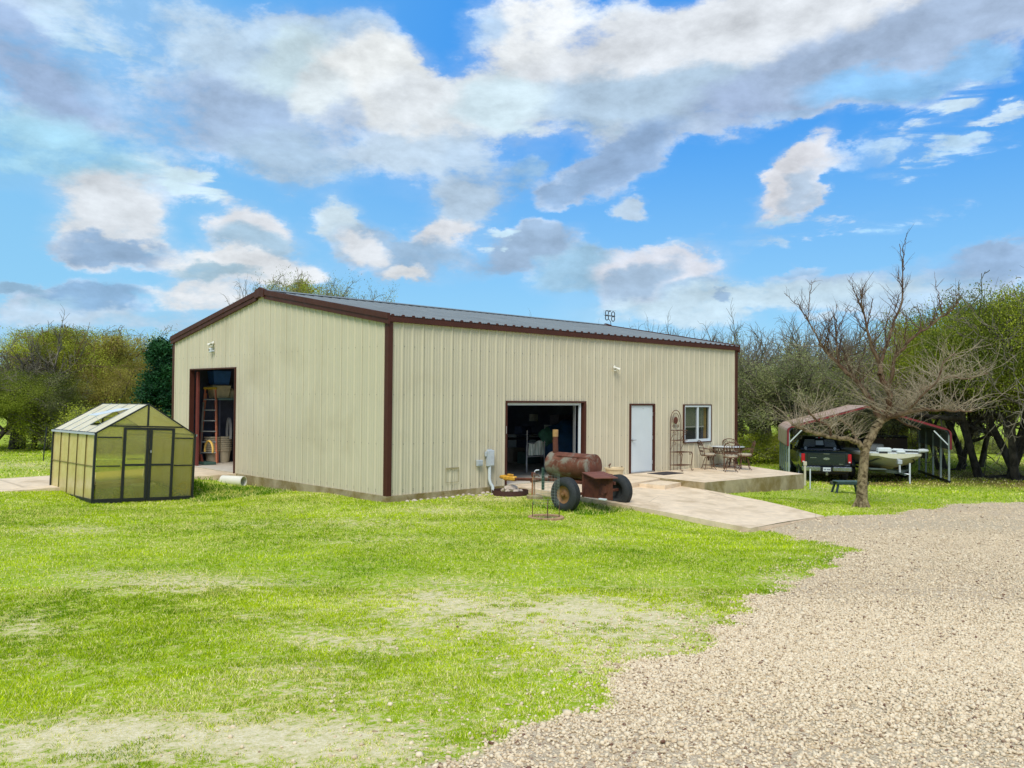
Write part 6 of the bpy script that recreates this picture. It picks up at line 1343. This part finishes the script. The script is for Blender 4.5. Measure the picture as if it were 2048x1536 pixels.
def plant(k, px, dep, top, label=None, rz=None, wid=1., group='trees of the woodland edge'):
    """top: sight-line height of the crown top; gives the tree its real height at that distance"""
    p_ = gxy(px, dep); hz = 768+F*math.tan(PITCH)+.009*(px-1024); hh = (CAM[2]+(hz-top)*dep/F)-p_.z
    if k in used: o = copy_tree(T[k])
    else: o = T[k]; used.add(k)
    s_ = hh/o['h']; o.location = (p_.x, p_.y, p_.z-.03); o.rotation_euler = (0, 0, rz if rz is not None else (px*1.7+dep) % 6.28); o.scale = (s_*wid, s_*wid, s_)
    o['label'] = label or (KL[k]+' in the woodland edge'); o['group'] = group
    return o
# woodland left of the building
plant('bare1', 28, 46, 598, 'large leafless oak at the far left, crown against the sky', 0.6, 1.1)
plant('live2', -30, 44, 735, 'dark live oak with its trunk in the pasture at the left edge', 1., 1.2)
plant('live2', 60, 47, 745, 'dark live oak hanging low over the pasture at left', 2.2, 1.2)
plant('bud1', 132, 51, 655, 'round olive budding elm left of the greenhouse', 0.3, 1.0)
plant('bud1', 82, 57, 664, 'olive budding elm behind the low live oak at left', 2.3, .95)
plant('bare2', 222, 58, 650, 'leafless oak rising above the elms over the greenhouse', 1.3, .8)
plant('grey1', 108, 46, 742, 'grey green oak with crooked dark limbs left of the greenhouse', 3.1, 1.1)
plant('bud2', 268, 52, 672, 'golden brown elm above the greenhouse roof', 1.9, .9)
plant('bud2', 212, 48, 735, 'low golden elm just behind the greenhouse', .4, 1.1)
plant('bud1', 178, 54, 690, 'small olive elm between the round elm and the leafless oak', 4.4, .9)
plant('grey1', 295, 56, 700, 'grey green oak between the golden elm and the cedar', 5., .9)
plant('cedar', 322, 44, 676, 'dark green cedar against the back corner of the building', .5, 1.2)
plant('cedar', 352, 47, 700, 'second dark cedar just behind the building corner', 2.5, 1.15)
for i, (px, dep, top) in enumerate(((20, 68, 676), (75, 70, 668), (190, 74, 664), (255, 72, 668), (320, 74, 662))): plant('bare2' if i % 2 else 'bare1', px, dep, top, 'distant leafless oak in the back row left of the building', i*1.1, 1.25, 'back row oaks left of the building')
for i, (k, px, dep, top) in enumerate((('bush1', 212, 42, 795), ('bush2', 120, 45, 800), ('bush1', 268, 41, 812), ('bush1', 300, 42, 825), ('bush3', 172, 44, 838))): plant(k, px, dep, top, KL[k]+' at the foot of the trees left of the building', i*.9, 1.3, 'shrubs left of the building '+k[-1])
# tops seen over the roof
for i, (k, px, dep, top) in enumerate((('bare1', 505, 58, 556), ('bare2', 536, 60, 545), ('grey1', 558, 60, 549), ('grey1', 584, 61, 556), ('bud1', 612, 62, 566), ('grey1', 618, 58, 547), ('grey1', 662, 58, 556), ('grey1', 680, 60, 560), ('grey1', 704, 61, 566), ('bare2', 716, 60, 570))): plant(k, px, dep, top, 'thin leaved oak top showing over the roof peak', i*1.3, .55, 'oak tops over the roof peak')
plant('bare1', 1018, 66, 612, 'single leafless twig top showing over the middle of the ridge', .4, .7)
plant('bare2', 1252, 56, 636, 'leafless oak top right beside the roof antenna', 2.1, .8); plant('bare1', 1285, 54, 616, 'leafless oak top just right of the antenna', 1.1, .8); plant('bare1', 1360, 52, 617, 'leafless oak top over the far end of the roof', 4.0, .85)
for i, (px, dep, top) in enumerate(((1230, 62, 660), (1320, 60, 650), (1400, 58, 646), (1440, 60, 638))): plant('bare2', px, dep, top, 'leafless oak top along the far end of the roof', i*1.7, .9, 'oak tops over the far roof end')
# woodland right of the building
plant('bare1', 1540, 52, 592, 'tall leafless oak right of the building with rounded bare crown', 2.6, .9)
plant('bare2', 1660, 50, 618, 'leafless oak behind the carport peak', .7)
plant('grey1', 1500, 46, 690, 'mossy oak with leaning trunk against the far building corner', 3.6, 1.2)
plant('grey1', 1585, 45, 665, 'mossy grey green oak left of the carport', 1.2, 1.2)
plant('bare2', 1600, 56, 625, 'leafless oak in the second row behind the carport', 2.6, 1.1)
plant('grey1', 1690, 46, 690, 'mossy oak behind the carport roof', 2.4, 1.1)
plant('bare1', 1740, 52, 620, 'leafless oak behind the top of the pecan', 5.1, 1.)
plant('bare2', 1800, 54, 640, 'leafless oak between the pecan and the live oaks', .2, 1.)
plant('bud2', 1790, 49, 745, 'low brown elm behind the boat', 2.2, .9)
plant('grey1', 1770, 47, 715, 'mossy oak behind the boat', 4.4, 1.2)
plant('bud1', 1850, 50, 712, 'olive budding elm left of the live oaks', 1.4, .75)
plant('live1', 1905, 42, 690, 'fresh green live oak nearest the carport', .9, .62)
plant('live1', 1988, 38, 622, 'big fresh green live oak with leaning trunks', 2.5, .70)
plant('live1', 2062, 36.5, 588, 'tallest bright green live oak at the right edge', 4.2, .75)
plant('live2', 1945, 44, 690, 'dark live oak in the shade behind the leaning trunks', 1.7, .8)
plant('live2', 2130, 34, 600, 'live oak mostly beyond the right edge of the view', .5, .8)
for i, (px, dep, top) in enumerate(((1480, 66, 650), (1530, 70, 655), (1590, 72, 650), (1650, 70, 660), (1700, 72, 655), (1760, 70, 650), (1820, 72, 660), (1880, 70, 655), (1950, 70, 660), (2020, 66, 660))): plant('bare1' if i % 2 else 'bare2', px, dep, top, 'distant leafless oak in the back row right of the building', i*1.9, 1.3, 'back row oaks right of the building')
for i, (k, px, dep, top) in enumerate((('bush2', 1500, 44, 848), ('bush1', 1535, 45, 862), ('bush1', 1565, 46, 850), ('bush1', 1600, 47, 840), ('bush3', 1640, 48, 835), ('bush1', 1700, 50, 838), ('bush3', 1760, 52, 842), ('bush1', 1815, 52, 848), ('bush3', 1860, 54, 858), ('bush2', 1938, 56, 868), ('bush3', 2000, 56, 862), ('bush1', 2040, 54, 860), ('bush1', 1905, 58, 860))): plant(k, px, dep, top, KL[k]+' at the foot of the trees right of the building', i*.7, 1.35, 'shrubs right of the building '+k[-1])

# ------------------------------------------------------------------ the pollarded pecan in front
pb = ground(1722, 1015); PD = float((np.array(pb)-CAM)@FW)
rngp = np.random.default_rng(77)
def zp(x, y, dd=0.): return np.array(atD(1400+x/2.742, 480+y/2.742, PD+dd))     # traced limb joints, each with its own depth
pec = thing('pecan_tree', 'leafless pollarded pecan with long shoots on the lawn before the carport', 'tree', pb)
pbn = np.array(pb); trunkS, limbS, shootS, paleS = [], [], [], []
def limb(pts, r0, r1, store):
    n = len(pts)
    for i in range(n-1):
        a, b_ = pts[i], pts[i+1]; sub = 3; prev = a
        for k in range(1, sub+1):
            q = a+(b_-a)*k/sub
            if k < sub: q = q+rngp.normal(size=3)*.02
            f0 = (i+(k-1)/sub)/(n-1); f1 = (i+k/sub)/(n-1)
            store.append((*prev, *q, r0+(r1-r0)*f0, r0+(r1-r0)*f1)); prev = q
def shoots(pts, nper, Lr, r, store, up=.6, sub=True, side=.8, wig=.09):
    for i in range(len(pts)-1):
        for k in range(nper):
            f = rngp.random(); b_ = pts[i]+(pts[i+1]-pts[i])*f; d = rngp.normal(size=3)*side; d[2] = abs(d[2])*.5+up; d /= np.linalg.norm(d); L = rngp.uniform(*Lr)*(1-.40*(i+f)/(len(pts)-1) if up > .5 else 1); n = max(4, int(L/.14)); prev = b_; rr = r*rngp.uniform(.6, 1.1)
            for j in range(n):
                d = d+rngp.normal(size=3)*wig; d[2] += .02; d /= np.linalg.norm(d); q = prev+d*L/n; r0_, r1_ = rr*(1-j/n*.7), rr*(1-(j+1)/n*.7); store.append((*prev, *q, r0_, r1_))
                if sub and rngp.random() < .55:
                    e = d+rngp.normal(size=3)*.75; e /= np.linalg.norm(e); l2 = rngp.uniform(.08, .30)*min(1, L); m_ = q+e*l2*.5; e = e+np.array([0, 0, .35]); store.append((*q, *m_, r1_*.7, r1_*.5)); store.append((*m_, *(m_+e/np.linalg.norm(e)*l2*.5), r1_*.5, r1_*.35))
                prev = q
# trunk
tr_pts = [zp(885, 1470)-np.array([0, 0, .12]), zp(886, 1440), zp(892, 1300), zp(904, 1160), zp(912, 1125)]
rad = [.21, .155, .125, .115, .12]
for i in range(4): trunkS.append((*tr_pts[i], *tr_pts[i+1], rad[i], rad[i+1]))
for a_ in range(6):
    an = a_*1.05+.3; f = tr_pts[1]*1.; g_ = np.array([math.cos(an)*.27, math.sin(an)*.27, 0])+tr_pts[0]+np.array([0, 0, .05]); trunkS.append((*g_, *(tr_pts[1]+np.array([math.cos(an)*.06, math.sin(an)*.06, .15])), .035, .06))
Kn = zp(1000, 985, .1)
ml = [zp(912, 1130), zp(940, 1080, .05), zp(972, 1020, .1), Kn]; limb(ml, .115, .105, trunkS)
leftA = [zp(900, 1140), zp(870, 1110, -.1), zp(790, 1088, -.4), zp(700, 1078, -.7), zp(620, 1055, -.9), zp(560, 1035, -1.1), zp(505, 1015, -1.2)]; limb(leftA, .075, .028, trunkS)
leftB = [zp(712, 1072, -.7), zp(716, 1040, -.75), zp(690, 1012, -.8), zp(640, 990, -.9), zp(600, 950, -1.), zp(585, 925, -1.)]; limb(leftB, .035, .022, limbS)
leftC = [zp(860, 1105, -.2), zp(850, 1070, .1), zp(820, 1020, .2), zp(760, 990, .3)]; limb(leftC, .03, .015, limbS)
S1 = [Kn, zp(960, 930, .2), zp(925, 860, .35), zp(880, 800, .5), zp(830, 745, .6), zp(765, 690, .7), zp(700, 620, .8), zp(650, 570, .9)]; limb(S1, .09, .035, limbS)
S2 = [Kn, zp(1035, 930, -.1), zp(1045, 860, -.2), zp(1020, 790, -.2), zp(985, 735, -.2), zp(985, 690, -.2)]; limb(S2, .085, .065, limbS)
U1 = [zp(985, 690, -.2), zp(950, 610, -.3), zp(925, 520, -.4), zp(905, 430, -.4), zp(885, 350, -.5), zp(880, 270, -.5)]; limb(U1, .045, .012, limbS)
U2 = [zp(985, 690, -.2), zp(1010, 610, 0), zp(1045, 510, .1), zp(1080, 410, .2), zp(1110, 320, .2), zp(1112, 210, .2), zp(1110, 110, .2), zp(1093, 20, .2)]; limb(U2, .05, .006, limbS)
U3 = [zp(1040, 860, -.2), zp(1050, 760, -.4), zp(1070, 640, -.5), zp(1130, 570, -.6), zp(1210, 500, -.7), zp(1300, 440, -.8), zp(1370, 395, -.8), zp(1420, 345, -.9)]; limb(U3, .055, .010, limbS)
U4 = [zp(765, 690, .7), zp(752, 600, .6), zp(748, 500, .6), zp(735, 420, .6)]; limb(U4, .03, .012, limbS)
U5 = [zp(700, 620, .8), zp(640, 520, .9), zp(590, 440, 1.), zp(550, 370, 1.)]; limb(U5, .028, .01, limbS)
R1 = [Kn, zp(1060, 965, -.2), zp(1130, 945, -.5), zp(1210, 930, -.7), zp(1300, 935, -.9), zp(1400, 940, -1.1), zp(1490, 940, -1.3)]; limb(R1, .08, .014, limbS)
R2 = [zp(1060, 965, -.2), zp(1120, 900, .2), zp(1190, 840, .5), zp(1280, 790, .7), zp(1360, 750, .9), zp(1480, 760, 1.), zp(1580, 730, 1.1)]; limb(R2, .05, .012, limbS)
R3 = [zp(1130, 945, -.5), zp(1210, 860, -.9), zp(1300, 780, -1.2), zp(1330, 680, -1.3), zp(1400, 620, -1.3)]; limb(R3, .035, .012, limbS)
R4 = [zp(1060, 965, -.1), zp(1130, 1010, -.3), zp(1210, 1040, -.4)]; limb(R4, .035, .012, limbS)
for st, nper, Lr, r_ in ((U1, 8, (.4, 1.3), .009), (U2[:6], 7, (.35, 1.2), .009), (U3, 9, (.3, 1.2), .009), (U4, 8, (.3, 1.1), .009), (U5, 9, (.3, 1.1), .009), (S1[2:], 9, (.3, 1.2), .009), (S2, 5, (.3, .9), .009)): shoots(st, nper, Lr, r_, shootS, .75, True, .55, .07)
for st, nper, Lr, r_ in ((R1, 20, (.4, 1.5), .0085), (R2, 20, (.4, 1.6), .0085), (R3, 15, (.4, 1.3), .0085), (R4, 8, (.3, .9), .0085), (S1[:4], 15, (.4, 1.3), .0085), (S2[:4], 14, (.4, 1.2), .0085), (U3[1:4], 12, (.4, 1.2), .0085), (S1[3:], 8, (.4, 1.2), .0085)): shoots(st, nper, Lr, r_, paleS, .35, True, .95, .14)
for st, nper, Lr, r_ in ((leftA[2:], 10, (.4, 1.5), .008), (leftB, 12, (.3, 1.1), .008), (leftC, 12, (.3, 1.0), .007), (leftA[5:], 24, (.4, 1.7), .007)): shoots(st, nper, Lr, r_, paleS, .4, True, .8, .11)
for base in (U1, U2, U3, U4, U5, S1[3:]):
    for k in range(5):
        i = int(rngp.integers(0, len(base)-2)); b_ = base[i]+(base[i+1]-base[i])*rngp.random(); d = rngp.normal(size=3)*.55; d[2] = .85+abs(d[2])*.4; d /= np.linalg.norm(d); pts = [b_]; L = rngp.uniform(.7, 1.5)*(1-.4*i/len(base))
        for q_ in range(4): d = d+rngp.normal(size=3)*.12; d /= np.linalg.norm(d); pts.append(pts[-1]+d*L/4)
        limb(pts, .017, .006, shootS); shoots(pts, 3, (.2, .7), .007, shootS, .7, True, .6, .09)
def rel(sg): A = np.array(sg); A[:, :3] -= pbn; A[:, 3:6] -= pbn; return A
V, Fc = seg_mesh(rel(trunkS), 12); o = fast_mesh('trunk', V, Fc, B_pecan, 4, None, pec); o.data.polygons.foreach_set('use_smooth', [True]*len(o.data.polygons))
V, Fc = seg_mesh(rel(limbS), 8); o = fast_mesh('limbs', V, Fc, mat('pecan_limb_bark', (.20, .145, .085), .85, 0, .3, 4, (.09, .045, .025), (.4, .6), 2, .2, 20, .2), 4, None, pec); o.data.polygons.foreach_set('use_smooth', [True]*len(o.data.polygons))
V, Fc = seg_mesh(rel(shootS), 4); cr = fast_mesh('crown', V, Fc, B_pt, 4, None, pec)
V, Fc = seg_mesh(rel(paleS), 4); fast_mesh('lower_crown', V, Fc, B_pt2, 4, None, pec)
# templates that were never planted are not part of the scene
for k, o in T.items():
    if k not in used:
        for c_ in kids(o): bpy.data.objects.remove(c_)
        bpy.data.objects.remove(o)
for o in list(bpy.data.objects):
    if 'h' in o.keys(): del o['h']
